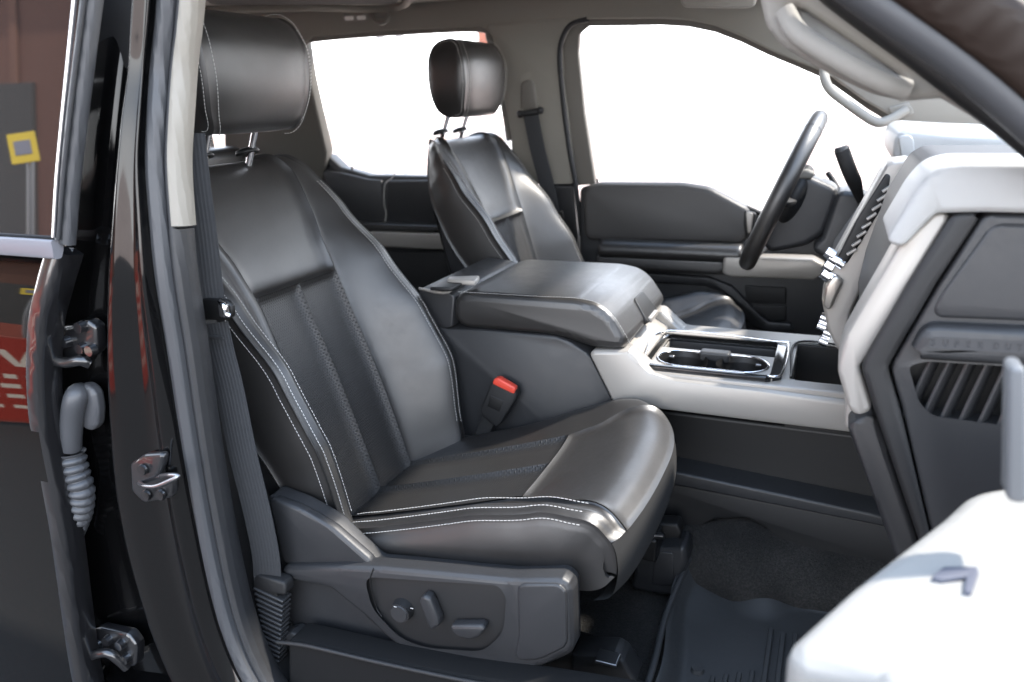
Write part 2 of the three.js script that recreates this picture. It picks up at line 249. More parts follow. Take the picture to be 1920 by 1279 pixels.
// ------------------------------------------------------------------ the truck cab: shell, pillars, roof, jambs
const cab = thing('truck_cab', 'black pickup truck cab shell with grey headliner, pillars and door jamb', 'truck cab');
{
  // far side upper trim: roof rail, rear quarter, centre pillar and front pillar
  part('roof_rail_trim', slab([[-.8505,1.5339,-.5438],[.9586,1.3647,-.5946],[.9423,1.0117,-.7005],[.9276,.999,-.7043],[.862,1.0264,-.6961],[.779,1.0627,-.6852],[.7092,1.0987,-.6744],[.639,1.1283,-.6655],[.5681,1.1451,-.6605],[.4958,1.1529,-.6581],[.2684,1.1638,-.6549],[-.0155,1.1428,-.6612],[-.0474,1.1604,-.6559],[-.348,1.1649,-.6545],[-.6493,1.1605,-.6558],[-.6943,1.1399,-.662],[-1.0267,1.1271,-.6659]], .05, { bevel: .007 }), M.headliner, cab);
  part('rear_quarter_trim', slab([[-1.0097,1.1603,-.6529],[-.7001,1.1595,-.6531],[-.687,1.1362,-.6601],[-.7018,1.0301,-.692],[-.7127,.7822,-.7663],[-.7684,.6669,-.8009],[-1.2272,.6582,-.8035]], .05, { bevel: .007 }), M.quarter, cab);
  part('centre_pillar_trim', slab([[-.0357,1.1668,-.65],[.2794,1.167,-.6499],[.23,1.1475,-.6558],[.1948,1.0896,-.6731],[.1907,.9892,-.7033],[.1997,.6851,-.7945],[-.0131,.6812,-.7957],[.0046,.8391,-.7483],[-.0038,.9629,-.7111],[-.0075,1.0741,-.6778],[-.0128,1.1278,-.6617]], .05, { bevel: .010 }), M.headliner, cab);
  part('far_front_pillar_trim', slab([[.934,1.0484,-.6855],[1.1183,1.0158,-.6952],[1.5236,.7336,-.7799],[1.3945,.7942,-.7617],[1.1386,.8621,-.7414],[1.0285,.9265,-.722],[.9277,.9989,-.7003]], .05, { bevel: .008 }), M.beige, cab);
  part('pillar_lower_trim', slab([[.0828,.679,-.8003],[.1963,.6811,-.7997],[.1932,.1065,-.9721],[.0901,.0957,-.9753]], .04, { bevel: .006 }), M.plastic, cab);
  part('pillar_lower_panel', slab([[-.0684,.6772,-.79],[.0866,.6801,-.79],[.1533,.157,-.79],[-.0859,.1341,-.79]], .04, { bevel: .003 }), M.plastic, cab);
  part('pillar_seal', tube([[.2873,1.1641,-.6548],[.2322,1.1504,-.6589],[.1967,1.0897,-.6771],[.1911,.9739,-.7118],[.1953,.8152,-.7594],[.2069,.6796,-.8001],[.2068,.5148,-.8596]], .008), M.rubberDark, cab);
  // roof and headliner
  part('headliner', slab([[-1.24, 1.236, -.74], [.78, 1.236, -.70], [.78, 1.236, .70], [-1.24, 1.236, .76]], .02, { n: [0, -1, 0], bevel: .004 }), M.headliner, cab);
  const roof = slab([[-1.3, 1.30, -.80], [.82, 1.30, -.76], [.82, 1.30, .76], [-1.3, 1.30, .80]], .045, { n: [0, 1, 0], bevel: .02 });
  part('roof', roof, M.paint, cab);
  const sr = part('sunroof_panel', slab([[-.7377,1.232,-.3042],[-.2846,1.232,-.5868],[.0718,1.232,-.0054],[-.3326,1.232,.2415]], .012, { n: [0, -1, 0], bevel: .003, r: .05 }), M.felt, cab);
  part('sunroof_trim', tube([[-.8802,1.23,-.3165],[-.7752,1.23,-.356],[-.5497,1.23,-.4633],[-.3034,1.23,-.6191],[.0136,1.23,-.1382]], .012), M.headliner, sr);
  // sun visor of the driver, folded up
  const vis = part('sun_visor', slab([[.5792,1.1939,-.4258],[.7682,1.1817,-.4295],[.7646,1.1493,-.4392],[.7452,1.1458,-.4402],[.5941,1.1557,-.4373]], .018, { bevel: .007, r: .012 }), M.beige, cab);
  part('visor_mirror_cover', slab([[.6267,1.186,-.4262],[.7078,1.1809,-.4277],[.7057,1.1606,-.4338],[.6304,1.1651,-.4325]], .006, { bevel: .002, r: .004 }), M.beige, vis);
  // reading lamp and coat hook on the rail
  const lamp = part('reading_lamp', slab([[-.5134,1.2174,-.6338],[-.4215,1.2169,-.6339],[-.4199,1.2017,-.6385],[-.4273,1.196,-.6402],[-.5131,1.199,-.6393]], .012, { bevel: .003, r: .006 }), M.beige, cab);
  for (const d of [0, 1]) part('lamp_lens', slab(d ? [[-.4602,1.2128,-.6332],[-.4272,1.2125,-.6332],[-.4287,1.2005,-.6368],[-.4618,1.2008,-.6368]] : [[-.5053,1.2138,-.6329],[-.4718,1.2135,-.633],[-.4734,1.2014,-.6366],[-.505,1.2015,-.6365]], .006, { bevel: .002, r: .004 }), mat(.85, .84, .8, .25), lamp);
  const hk = part('coat_hook', tube([[-.3996,1.2106,-.6288],[-.3821,1.1919,-.6164],[-.3583,1.1843,-.6137],[-.3402,1.1927,-.6162],[-.3447,1.2091,-.6293]], .0055), M.beigeDark, cab);
  part('hook_base', slab([[-.4095,1.2161,-.6332],[-.3448,1.2155,-.6334],[-.343,1.2005,-.6379],[-.4079,1.201,-.6377]], .012, { bevel: .003, r: .006 }), M.beigeDark, hk);
  // far side below the belt line, rear bulkhead, floor pan, tunnel
  part('far_side_panel', box(3.0, .7, .05, -.2, .17, -.93, .004), M.plasticDark, cab);
  const bh = slab([[-1.22, -.1, -.9], [-1.22, -.1, .9], [-1.22, 1.22, .72], [-1.22, 1.22, -.72]], .05, { n: [1, 0, 0], bevel: .004, holes: [[[-1.22, .72, -.68], [-1.22, .72, .68], [-1.22, 1.10, .60], [-1.22, 1.10, -.60]]], hr: .05 });
  part('rear_bulkhead', bh, M.felt, cab);
  part('rear_glass', slab([[-1.245, .71, -.70], [-1.245, .71, .70], [-1.245, 1.11, .62], [-1.245, 1.11, -.62]], .005, { n: [1, 0, 0], bevel: 0 }), M.glass, cab);
  part('floor_carpet', pad((s, t) => { const x = lerp(-1.4, 1.75, s), z = lerp(-.86, .80, t); const rise = x > 1.15 ? (x - 1.15) * 0.75 : 0; return V(x, rise + .004 * noise.noise(x * 9, z * 9, 0), z); }, 90, 50, { flip: true }), M.carpet, cab);
  part('floor_pan', box(3.2, .05, 1.72, .15, -.05, 0, .01), M.jamb, cab);
  part('firewall', box(.06, 1.0, 1.7, 1.78, .4, 0, .01), M.plasticBlack, cab);
  // carpeted hump beside the console
  part('tunnel_carpet', pad((s, t) => { const x = lerp(.30, 1.72, s), a = t * Math.PI, bump = .03 * Math.exp(-Math.pow((x - .87) / .07, 2)); return V(x, .005 + (.12 + bump) * Math.pow(Math.sin(a), .6) + .0015 * noise.noise(x * 40, t * 30, 2), .265 * Math.cos(a) * (1 + .1 * Math.exp(-Math.pow((x - .87) / .08, 2)))); }, 60, 30, {}), M.carpet, cab);
  // windscreen and its far-side pillar
  part('near_roof_rail', slab([[-1.28, 1.17, .775], [.80, 1.21, .775], [.84, 1.29, .765], [-1.28, 1.29, .765]], .06, { bevel: .012 }), M.paint, cab);
  part('windscreen_header', box(.10, .07, 1.46, .80, 1.245, 0, .015), M.headliner, cab);
  part('windscreen', slab([[.80, 1.215, -.66], [.80, 1.215, .66], [1.62, .72, .76], [1.62, .72, -.76]], .005, { n: [-1, -1, 0], bevel: 0 }), M.glass, cab);
  part('hood', pad((s, t) => { const x = lerp(1.66, 3.0, s), z = lerp(-.85, .85, t); return V(x, .70 - .05 * s * s - .06 * Math.pow(Math.abs(z) / .85, 4), z); }, 20, 20, { flip: true }), M.paint, cab);
}

// near side centre pillar with its ridged, painted jamb
const byY = (list) => { const q = [...list].sort((a, b) => a[1] - b[1]); return (y) => { if (y <= q[0][1]) return q[0]; for (let i = 1; i < q.length; i++) if (y <= q[i][1]) { const k = (y - q[i - 1][1]) / (q[i][1] - q[i - 1][1]); return [lerp(q[i - 1][0], q[i][0], k), y, lerp(q[i - 1][2], q[i][2], k)]; } return q[q.length - 1]; }; };
const dense = (pts, n = 240) => curve(pts).getPoints(n).map(v => [v.x, v.y, v.z]);
{
  const seal = dense([[.1784,1.1248,.795],[.1617,1.0566,.8],[.148,1.005,.805],[.1453,.9451,.82],[.14,.8842,.83],[.1402,.8145,.838],[.1415,.7354,.845],[.1418,.6358,.845],[.1405,.5221,.845],[.1417,.3925,.845],[.1485,.2552,.845],[.1621,.161,.845],[.1915,.0791,.845],[.2497,.0029,.845]]);
  const ridge = dense([[.1445,1.1255,.81],[.1218,1.025,.825],[.1029,.906,.848],[.069,.7506,.867],[.0293,.5919,.87],[-.0017,.3696,.87],[.0118,.1793,.87],[.0452,.0486,.87],[.0931,-.0277,.87]]);
  const edge = dense([[.0417,1.1376,.775],[.0301,1.0296,.8],[-.0047,.9039,.82],[-.0441,.7534,.835],[-.1019,.6001,.835],[-.1488,.3727,.835],[-.1619,.1541,.835],[-.153,-.0465,.835],[-.1203,-.1314,.835]]);
  const fs = byY(seal), fr = byY(ridge), fe = byY(edge), y0 = Math.max(seal.at(-1)[1], ridge.at(-1)[1]), y1 = seal[0][1];
  const row = (y) => { // horizontal section, rear to front
    const S = fs(y), R = fr(y), E = fe(y), w = S[0] - R[0], zo = S[2] + .027;
    return [[E[0] - .05, E[2] - .05], [E[0] - .03, E[2] - .012], [E[0] - .01, E[2]], [lerp(E[0], R[0], .4), E[2] + .004], [lerp(E[0], R[0], .62), E[2] - .004], [R[0] - .014, E[2]], [R[0] - .007, zo - .018], [R[0] - .002, zo - .004], [R[0] + .004, zo], [R[0] + w * .2, zo - .001], [R[0] + w * .5, zo - .009], [R[0] + w * .68, zo - .008], [R[0] + w * .78, zo - .002], [R[0] + w * .85, zo - .004], [S[0] - .010, zo - .014], [S[0] - .004, S[2] - .004], [S[0] + .01, S[2] - .02]];
  };
  const fine = (y) => curve(row(y).map(p => [p[0], 0, p[1]]), false, .35).getPoints(64);
  const cache = new Map();
  const g = pad((s, t) => { const y = lerp(y0, y1, t); if (!cache.has(t)) cache.set(t, fine(y)); const p = cache.get(t)[Math.round(s * 64)]; return V(p.x, y, p.z); }, 64, 70, { flip: false });
  const pil = part('door_jamb_pillar', g, M.jamb, cab);
  // rubber seals along the opening: fat round lip and the thin lip behind it
  part('opening_seal', sweep(seal, fillet([[-.013, -.010], [.011, -.010], [.013, .004], [.004, .013], [-.009, .011]], .008), V(1, 0, 0), { n: 90 }), M.rubber, cab);
  part('seal_lip', tube(seal.map(p => [p[0] + .017, p[1], p[2] - .006]), .0052, { n: 90 }), M.rubberDark, cab);
  // inner pillar trim: pale above, dark below
  const tr = seal.map(p => [p[0] + (p[1] > .80 ? .024 : .020), p[1], p[2] - .014]);
  const up = tr.filter(p => p[1] > .80), lo = tr.filter(p => p[1] <= .802);
  part('pillar_upper_trim', sweep(up, fillet([[-.012, -.03], [.009, -.03], [.012, .0], [.004, .012], [-.010, .012]], .006), V(1, 0, -.35), { n: 40 }), M.trimPale, cab);
  part('near_pillar_lower_trim', sweep(lo, fillet([[-.012, -.03], [.006, -.03], [.008, .0], [.002, .012], [-.010, .012]], .006), V(1, 0, -.2), { n: 60 }), M.plastic, cab);
  // deep inner cover of the pillar behind the trim
  part('pillar_inner_cover', slab(tr.filter(p => p[1] > -.2).map(p => [p[0] - .03, p[1], .80]).concat([[-.12, .0, .80], [-.12, 1.15, .80]]), .05, { bevel: .002 }), M.plasticDark, cab);
  // striker for the front door latch
  const st = part('latch_striker', slab([[.0578,.459,.885],[.0879,.4784,.885],[.1249,.4859,.885],[.126,.4769,.885],[.1102,.4489,.885],[.1372,.4535,.885],[.1298,.4163,.885],[.0701,.3964,.885],[.0504,.4123,.885]], .014, { bevel: .004, r: .006 }), mat(.018, .018, .019, .3, { metalness: .2, clearcoat: .6 }), cab);
  part('striker_loop', tube([[.0712,.4301,.885],[.1029,.4412,.905],[.1338,.4494,.912],[.1597,.4614,.912],[.1748,.4702,.908],[.1559,.4672,.905],[.1174,.4498,.886]], .0035), M.steel, st);
  for (const c of [[270, 881], [278, 928], [305, 927]]) { /* bolt heads set below */ }
  for (const p of [[.0862,.4561,.887],[.0844,.4142,.887],[.1134,.4204,.887]]) { part('bolt', cyl(p, [p[0], p[1], p[2] + .005], .0085, .0075, 12), M.glossBlack, st); }
  for (const p of [[.0922,.4594,.892],[.0904,.4179,.892],[.1192,.424,.892]]) part('bolt_socket', cyl(p, [p[0], p[1], p[2] + .0012], .004, .004, 6), M.plasticBlack, st);
  // sill below the seat: scuff plate and carpet edge
  part('sill_plate', slab([[.233,.1372,.8],[.2696,.1412,.8],[.3926,.1462,.8],[.5376,.1581,.8],[.6617,.1756,.8],[.8321,.1942,.8],[.8347,.1167,.8],[.2002,-.1109,.8]], .05, { bevel: .006 }), mat(.006, .006, .0062, .8, { specularIntensity: .4 }), cab);
  part('sill_ledge', tube([[.2134,.1299,.803],[.2766,.1393,.803],[.3944,.1451,.803],[.5389,.1553,.803],[.6548,.1687,.803]], .0035), M.plasticDark, cab);
  part('outer_sill', box(2.2, .14, .10, .95, -.05, .86, .02), M.jamb, cab);
}

// near side front pillar, blurred in the top right corner
{
  const trim = slab([[.8782,1.0799,.73],[.8901,1.0521,.73],[.8983,1.0241,.73],[.9167,1.0026,.73],[.9585,.9777,.73],[1.0084,.9531,.73],[1.0383,.9464,.73],[1.0701,.9488,.73],[1.1012,.9292,.73],[1.1439,.8969,.73],[1.2157,.8404,.73],[1.2265,.8757,.73],[1.1468,.9223,.73],[1.0625,.9807,.73],[.9802,1.0385,.73],[.9274,1.0762,.73]], .03, { bevel: .008, r: .01, holes: [[[.919,1.0402,.73],[.9303,1.0405,.73],[1.0307,.9718,.73],[1.0347,.9617,.73],[1.0273,.9588,.73],[1.0173,.9621,.73],[.9235,1.0228,.73],[.9176,1.0322,.73]]], hr: .012 });
  const p = part('front_pillar_trim', trim, M.beige, cab);
  part('slot_brightness', slab([[.8942,1.0726,.697],[.9574,1.068,.697],[1.0564,.9767,.697],[1.06,.9465,.697],[1.0145,.9528,.697],[.9034,1.0196,.697]], .02, { bevel: .004 }), M.litPale, p);  // pale plate added to stand for the brightness showing through the handle slot
  part('handle_bar', tube([[.9161,1.0354,.742],[.9337,1.0119,.752],[.9756,.9851,.756],[1.0112,.9662,.752],[1.0364,.9566,.742]], .011), M.beige, p);
  part('front_pillar_gap', tube([[.8387,1.1424,.755],[.9289,1.073,.755],[.9705,1.0388,.755],[1.0514,.9785,.755],[1.1303,.9171,.755],[1.1985,.8582,.755]], .011), M.plasticBlack, cab);
  part('front_opening_seal', tube([[.8599,1.1449,.8],[.9592,1.0652,.8],[.9977,1.0358,.8],[1.068,.9858,.8],[1.1284,.9357,.8],[1.1929,.8774,.8]], .019), M.rubber, cab);
  part('front_pillar_body', sweep([[.8775,1.1688,.8],[.9407,1.1212,.8],[1.0023,1.0748,.8],[1.0485,1.0413,.8],[1.1119,.9937,.8],[1.184,.9313,.8]], fillet([[-.03, -.05], [.035, -.05], [.03, .03], [-.025, .03]], .015), V(.7, .7, .2), { n: 40 }), M.pillarReflection, cab);
}

// rear door on the near side, shut: skin, glass, belt moulding, hinges and cable boot
{
  const d = thing('rear_door', 'glossy black rear door with tinted window and grey belt moulding, at the left edge', 'door');
  const skin = pad((s, t) => { const y = lerp(-.45, .775, t), e = edgeAt(y); const x = lerp(-1.3, e[0], s); return V(x, y, e[2] - .012 * Math.pow(1 - t, 2) - .03 * Math.pow(Math.max(0, (t - .75) / .25), 2)); }, 40, 50, {});
  function edgeAt(y) { const q = edgeAt.f ||= byY(dense([[.0156,.7713,.905],[-.0047,.7229,.915],[-.0383,.6488,.92],[-.0731,.5143,.92],[-.0819,.3348,.92],[-.1098,.0484,.92],[-.0798,-.191,.92]])); return q(y); }
  part('outer_skin', skin, M.paint, d);
  const ed = dense([[.0156,.7713,.905],[-.0047,.7229,.915],[-.0383,.6488,.92],[-.0731,.5143,.92],[-.0819,.3348,.92],[-.1098,.0484,.92],[-.0963,-.1037,.92]]);
  part('door_edge', sweep(ed.map(p => [p[0], p[1], p[2] - .02]), fillet([[-.02, -.02], [.006, -.022], [.010, .006], [.004, .019], [-.02, .019]], .004), V(1, 0, 0), { n: 60 }), M.glossBlack, d);
  part('window_glass', slab([[.0188,.7916,.8958],[-.7618,.7922,.8958],[-.5938,1.2791,.8471],[.113,1.157,.8593]], .005, { bevel: 0 }), M.tint, d);
  part('window_seal', sweep([[.1321,1.1252,.8675],[.1152,1.0725,.8728],[.0833,.9738,.8826],[.053,.8751,.8925],[.0304,.788,.9012]], fillet([[-.014, -.01], [.014, -.01], [.014, .004], [.004, .008], [-.010, .006]], .004), V(1, 0, 0), { n: 30 }), M.rubber, d);
  part('seal_groove', tube([[.1359,1.1234,.8787],[.1191,1.0713,.8839],[.0872,.9738,.8936],[.058,.8762,.9034],[.036,.7936,.9116]], .0028), M.rubberDark, d);
  part('window_trim_edge', tube([[.1207,1.1245,.8795],[.1053,1.0721,.8848],[.0765,.974,.8946],[.0486,.8761,.9044],[.0298,.797,.9123]], .003), M.chrome, d);
  part('belt_moulding', sweep([[.0321,.7814,.912],[-.0134,.7824,.914],[-.1414,.7824,.914],[-.5737,.7842,.914]], fillet([[-.013, -.008], [.013, -.008], [.011, .006], [0, .010], [-.013, .004]], .004), V(0, 1, 0), { n: 20 }), mat(.16, .16, .175, .35), d);
  // hinges
  const hinge = (o, pts, low) => {
    const h = part('hinge', slab(pts, .02, { bevel: .004, r: .006 }), M.glossBlack, d);
    part('hinge_arm', tube(low, .008, { n: 20 }), M.glossBlack, h);
    for (const b of o) { part('bolt', cyl(b, [b[0], b[1], b[2] + .010], .0095, .008, 10), M.glossBlack, h); }
    return h;
  };
  hinge([[-.0362,.6347,.872],[.0005,.6606,.872],[-.0058,.6279,.872],[.0131,.6274,.872]], [[-.076,.649,.872],[-.0223,.6586,.872],[.0073,.6707,.872],[.0239,.6627,.872],[.0185,.6239,.872],[-.0024,.612,.872],[-.0105,.6013,.872],[-.092,.5925,.872]], [[-.0655,.6358,.885],[-.0646,.6152,.892],[-.0299,.6084,.89],[-.0027,.6129,.885],[.0039,.6058,.876]]);
  hinge([[-.1105,.0874,.872],[-.0802,.1065,.872],[-.0514,.1059,.872],[-.0454,.08,.872]], [[-.1489,.0986,.872],[-.102,.1219,.872],[-.0347,.1274,.872],[-.0201,.1083,.872],[-.0322,.0645,.872],[-.061,.0539,.872],[-.0774,.0773,.872],[-.1085,.0706,.872],[-.1631,.0239,.872]], [[-.1485,.0406,.885],[-.1111,.0765,.892],[-.0698,.0953,.89],[-.0557,.082,.884],[-.0478,.0609,.876]]);
  // cable boot
  const bp = [[-.0543,.5434,.868],[-.0626,.5055,.874],[-.0733,.4649,.876],[-.071,.4256,.878],[-.0666,.3895,.878],[-.0793,.3497,.878],[-.1101,.304,.876],[-.1362,.2602,.87]];
  const c = curve(bp), rings = 15, N = rings * 12, pos = [], uv = [], idx = [], rad = 18, fr = c.computeFrenetFrames(N);
  for (let i = 0; i <= N; i++) { const t = i / N, u = lerp(.30, .95, t), p = c.getPointAt(u), r = .0165 + .0052 * Math.pow(Math.abs(Math.cos(t * rings * Math.PI)), .8) - .004 * t; const T = c.getTangentAt(u), A = V(1, 0, 0).addScaledVector(T, -T.x).normalize(), B = T.clone().cross(A); for (let j = 0; j <= rad; j++) { const a = j / rad * 2 * Math.PI, q = p.clone().addScaledVector(A, Math.cos(a) * r).addScaledVector(B, Math.sin(a) * r); pos.push(q.x, q.y, q.z); uv.push(j / rad * .1, t * .2); } }
  for (let i = 0; i < N; i++) for (let j = 0; j < rad; j++) { const a = i * (rad + 1) + j, b = a + rad + 1; idx.push(a, a + 1, b, b, a + 1, b + 1); }
  const g = new THREE.BufferGeometry(); g.setAttribute('position', new THREE.Float32BufferAttribute(pos, 3)); g.setAttribute('uv', new THREE.Float32BufferAttribute(uv, 2)); g.setIndex(idx); g.computeVertexNormals();
  const boot = part('cable_boot', g, M.boot, d);
  part('boot_elbow', tube([[-.0518,.5403,.852],[-.0412,.551,.868],[-.0429,.5418,.876],[-.0587,.5069,.876],[-.0745,.4603,.876]], .0165, { n: 40, rad: 18 }), M.boot, boot);
  part('boot_flange', slab([[-.0763,.5373,.866],[-.0571,.5586,.866],[-.0285,.5671,.866],[-.0118,.5556,.866],[-.0125,.5265,.866],[-.0214,.4993,.866],[-.038,.4864,.866],[-.0584,.494,.866]], .02, { bevel: .007, r: .01 }), M.boot, boot);
}

// ------------------------------------------------------------------ front seats
function buildSeat(root, zc, dx, lean = 0, farB = 1, hz = 0) {
  const sp2 = (pts) => { const c = curve(pts.map(p => [p[0] + dx, p[1], 0]), false, .5); const L = c.getLength(); return (t) => { const p = c.getPointAt(clamp(t, 0, 1)), T = c.getTangentAt(clamp(t, 0, 1)); return [p, T]; }; };
  // ---- backrest
  const ln = (p) => [p[0] + lean * Math.max(0, p[1] - .3), p[1]];
  const back = sp2([[.222, .15], [.185, .27], [.135, .42], [.090, .54], [.045, .65], [-.022, .778], [-.060, .834], [-.088, .857], [-.116, .858], [-.138, .844]].map(ln));
  const rear = sp2([[.12, .13], [.08, .26], [.03, .42], [-.015, .54], [-.055, .65], [-.092, .75], [-.110, .80], [-.122, .825], [-.132, .838], [-.142, .848]].map(ln));
  const wK = [[0, .215], [.15, .235], [.33, .252], [.5, .248], [.62, .248], [.75, .243], [.82, .236], [.88, .222], [.93, .198], [.97, .168], [1, .12]];
  const aK = [[0, .118], [.3, .122], [.58, .120], [.68, .128], [.78, .146], [.88, .158], [.95, .140], [1, .102]];
  const BK = [[0, .075], [.12, .098], [.3, .122], [.45, .105], [.6, .066], [.75, .026], [.86, .006], [1, 0]];
  const TK = [[0, .10], [.3, .105], [.6, .095], [.8, .075], [.9, .05], [1, .012]];
  const rcK = [[0, .026], [.7, .026], [.85, .018], [1, .008]];
  const at = (t, z, d) => { const [p, T] = back(t); return V(p.x + T.y * d, p.y - T.x * d, zc + z); };
  const front = (t, q, sg) => { // q: 0 at insert edge, 1 at the outer edge
    const a = key(aK, t), w = key(wK, t), B = key(BK, t), rc = key(rcK, t); let d;
    if (q < .8) d = B * sstep(q / .82); else { const k = (q - .8) / .2; d = B * sstep(.8 / .82) - rc * (1 - Math.sqrt(Math.max(0, 1 - k * k))); if (k < .3) d = lerp(B * sstep(q / .82), d, k / .3); }
    const zq = q < .8 ? lerp(a, w - rc, q / .8) : w - rc + rc * Math.sin((q - .8) / .2 * Math.PI / 2) ; if (q > .8) { const k = (q - .8) / .2; d = B * .995 - rc * (1 - Math.cos(k * Math.PI / 2)); }
    return at(t, sg * zq, d);
  };
  const sidePt = (t, s, sg) => { const w = key(wK, t), e = front(t, 1, sg), [r] = rear(t); return V(lerp(e.x, r.x, s), lerp(e.y, r.y, s), zc + sg * (w + .006 * Math.sin(s * Math.PI) - .012 * s * s)); };
  const loop = (t, c, sg) => c <= 1 ? front(t, c, sg) : sidePt(t, c - 1, sg);
  const shellC = (t) => 1 + key([[0, .36], [.2, .42], [.45, .58], [.68, .86], [.8, 1], [1, 1]], t);
  const shell = part('backrest', pad((s, t) => { const w = key(wK, t), z = lerp(-1, 1, s), [r] = rear(t); return V(r.x - .02 * (1 - z * z) * (1 - t), r.y, zc + z * (w - .012)); }, 16, 40, { flip: true }), M.leather, root);
  const seamT = .612;
  for (const sg of [1, -1]) part('insert_panel', pad((s, t) => { const tt = lerp(.0, seamT, t), a = key(aK, tt), k = sg * s; return at(tt, k * a, .006 * (1 - k * k) * 0 - .004 * Math.sin(Math.abs(k) * Math.PI) * 0); }, 26, 70, { h: .011, r: .024, sides: [1, 1, 0, 1], sink: .003, flip: sg < 0, wrinkle: .0005 }), M.perf, shell);
  part('upper_panel', pad((s, t) => { const tt = lerp(seamT, 1, t), a = key(aK, tt); return at(tt, lerp(-a, a, s), 0); }, 40, 50, { h: .009, r: .034, sides: [1, 1, 1, 0], sink: .001, extra: (s, t) => .009 * Math.exp(-t * 7), wrinkle: .0006 }), M.leather, shell);
  for (const sg of [1, -1]) {
    part('bolster_panel', pad((s, t) => loop(t, s * .93, sg), 44, 90, { h: .008, r: .018, sides: [1, 1, 0, 0], sink: .002, flip: sg < 0, wrinkle: .0006 }), M.leather, shell);
    part('side_panel', pad((s, t) => loop(t, lerp(.93, shellC(t), s), sg), 30, 90, { h: .005, r: .014, sides: [1, 1, 0, 0], flip: sg < 0, wrinkle: .0005 }), M.leather, shell);
    part('side_shell', pad((s, t) => { const tt = t * .8; return loop(tt, lerp(shellC(tt), 2, s), sg); }, 14, 60, { h: .006, r: .010, sides: [1, 0, 0, 0], sink: .002, flip: sg < 0 }), M.plastic, shell);
    const run = (c, off, t0, t1) => curve([...Array(28)].map((_, i) => { const t = lerp(t0, t1, i / 27), p = loop(t, c, sg), a = loop(t, c - .02, sg), b = loop(t, c + .02, sg), [P, T] = back(t); const n = b.clone().sub(a).cross(V(T.x, T.y, 0)).normalize().multiplyScalar(sg); return p.addScaledVector(n, off); }));
    part('stitching', [stitches(run(.885, .0042, .14, .84)), stitches(run(1.02, .0036, .14, .83)), stitches(run(.72, .0056, .15, .84))], M.thread, shell);
    part('seam_cord', new THREE.TubeGeometry(run(.935, .0004, .04, .85), 80, .0022, 6), M.plasticBlack, shell);
    if (sg > 0) part('bottom_trim', tube([0, .1, .2, .3, .4, .5].map(k => sidePt(.135, k, sg).add(V(0, 0, .002))).map(v => [v.x, v.y, v.z]), .008), M.plasticDark, shell);
  }
  const zh = zc + hz;
  // ---- headrest
  const hdx = lean * .1; const prof = curve([[.030, .914, 0], [.050, .955, 0], [.057, 1.02, 0], [.048, 1.076, 0], [.018, 1.108, 0], [-.030, 1.112, 0], [-.062, 1.085, 0], [-.072, 1.02, 0], [-.066, .95, 0], [-.048, .914, 0], [-.010, .904, 0]].map(p => [p[0] + dx, p[1], 0]), true, .6);
  const hc = V(-.004 + dx, 1.012, 0), hw = (y) => .134 * (1 - .16 * Math.pow(Math.abs((y - 1.005) / .105), 3)) + .008 * (y - 1.0) / .1;
  const strip = (s, t) => { const p = prof.getPointAt(t % 1), k = lerp(-1, 1, s), a = Math.abs(k); const fr = clamp((p.x - hc.x) / .05); return V(p.x - (.010 * k * k + .010 * Math.pow(a, 6)) * fr, hc.y + (p.y - hc.y) * (1 - .05 * Math.pow(a, 5)), zh + k * hw(p.y)); };
  const head = part('headrest', pad(strip, 48, 96, { h: .005, r: .022, sides: [1, 1, 0, 0], flip: false, wrinkle: .0004 }), M.leather, root);
  for (const sg of [1, -1]) {
    const e0 = (t) => strip(sg > 0 ? 1 : 0, t);
    part('headrest_side', pad((s, t) => { const e = e0(t % 1), k = 1 - s, c = V(hc.x, hc.y, e.z), q = c.clone().lerp(e, Math.max(.002, k)); q.z = zh + sg * (lerp(hw(hc.y), Math.abs(e.z - zh), k * k) + .011 * (1 - Math.pow(k, 5))); return q; }, 24, 80, { h: .0, r: .012, sides: [1, 0, 0, 0], flip: sg < 0, wrinkle: .0003 }), M.leather, head);
    const ring = (k, o) => curve([...Array(61)].map((_, i) => { const t = i / 60 * .62 + .93, s = sg > 0 ? 1 - k : k, p = strip(clamp(s), t % 1), c = V(hc.x, hc.y, p.z), q = p.clone().add(p.clone().sub(c).normalize().multiplyScalar(o)); if (k < 0) { q.copy(p).lerp(c, .07); q.z += sg * .0105; } return q; }));
    part('stitching', [stitches(ring(.035, .0046), { r: .0006 }), stitches(ring(-.01, 0), { r: .0006 })], M.thread, head);
    const zp = zc + sg * .062;
    const post = part('post', cyl([-.082 + dx, .845, zp], [-.042 + dx, .945, zp], .0062, .0062, 16), M.chrome, head);
    const sl = new THREE.LatheGeometry([[0, 0], [.020, 0], [.021, .004], [.018, .009], [.010, .012], [0, .012]].map(p => new THREE.Vector2(...p)), 24); sl.scale(1, 1, 1.25); sl.rotateZ(.25); sl.translate(-.080 + dx, .866, zp);
    part('post_guide', sl, M.plasticBlack, head);
  }
  // ---- cushion
  const cush = sp2([[.16, .215], [.29, .252], [.45, .302], [.6, .352], [.685, .384], [.730, .386], [.760, .360], [.768, .322], [.764, .285], [.752, .258], [.725, .245]]);
  const cw = [[0, .215], [.25, .24], [.6, .252], [.72, .252], [.8, .246], [1, .235]], ca = [[0, .122], [.52, .126], [.60, .145], [.70, .185], [.8, .21], [1, .215]];
  const cB = [[0, .02], [.2, .040], [.5, .042], [.66, .028], [.74, .010], [.8, 0], [1, 0]], crc = .024;
  const cat = (t, z, d) => { const [p, T] = cush(t), k = Math.min(1, Math.abs(z) / .25); return V(p.x - T.y * d - (z < 0 ? .062 : .020) * Math.pow(k, 2.6) * sstep((t - .3) / .45), p.y + T.x * d, zc + z); };
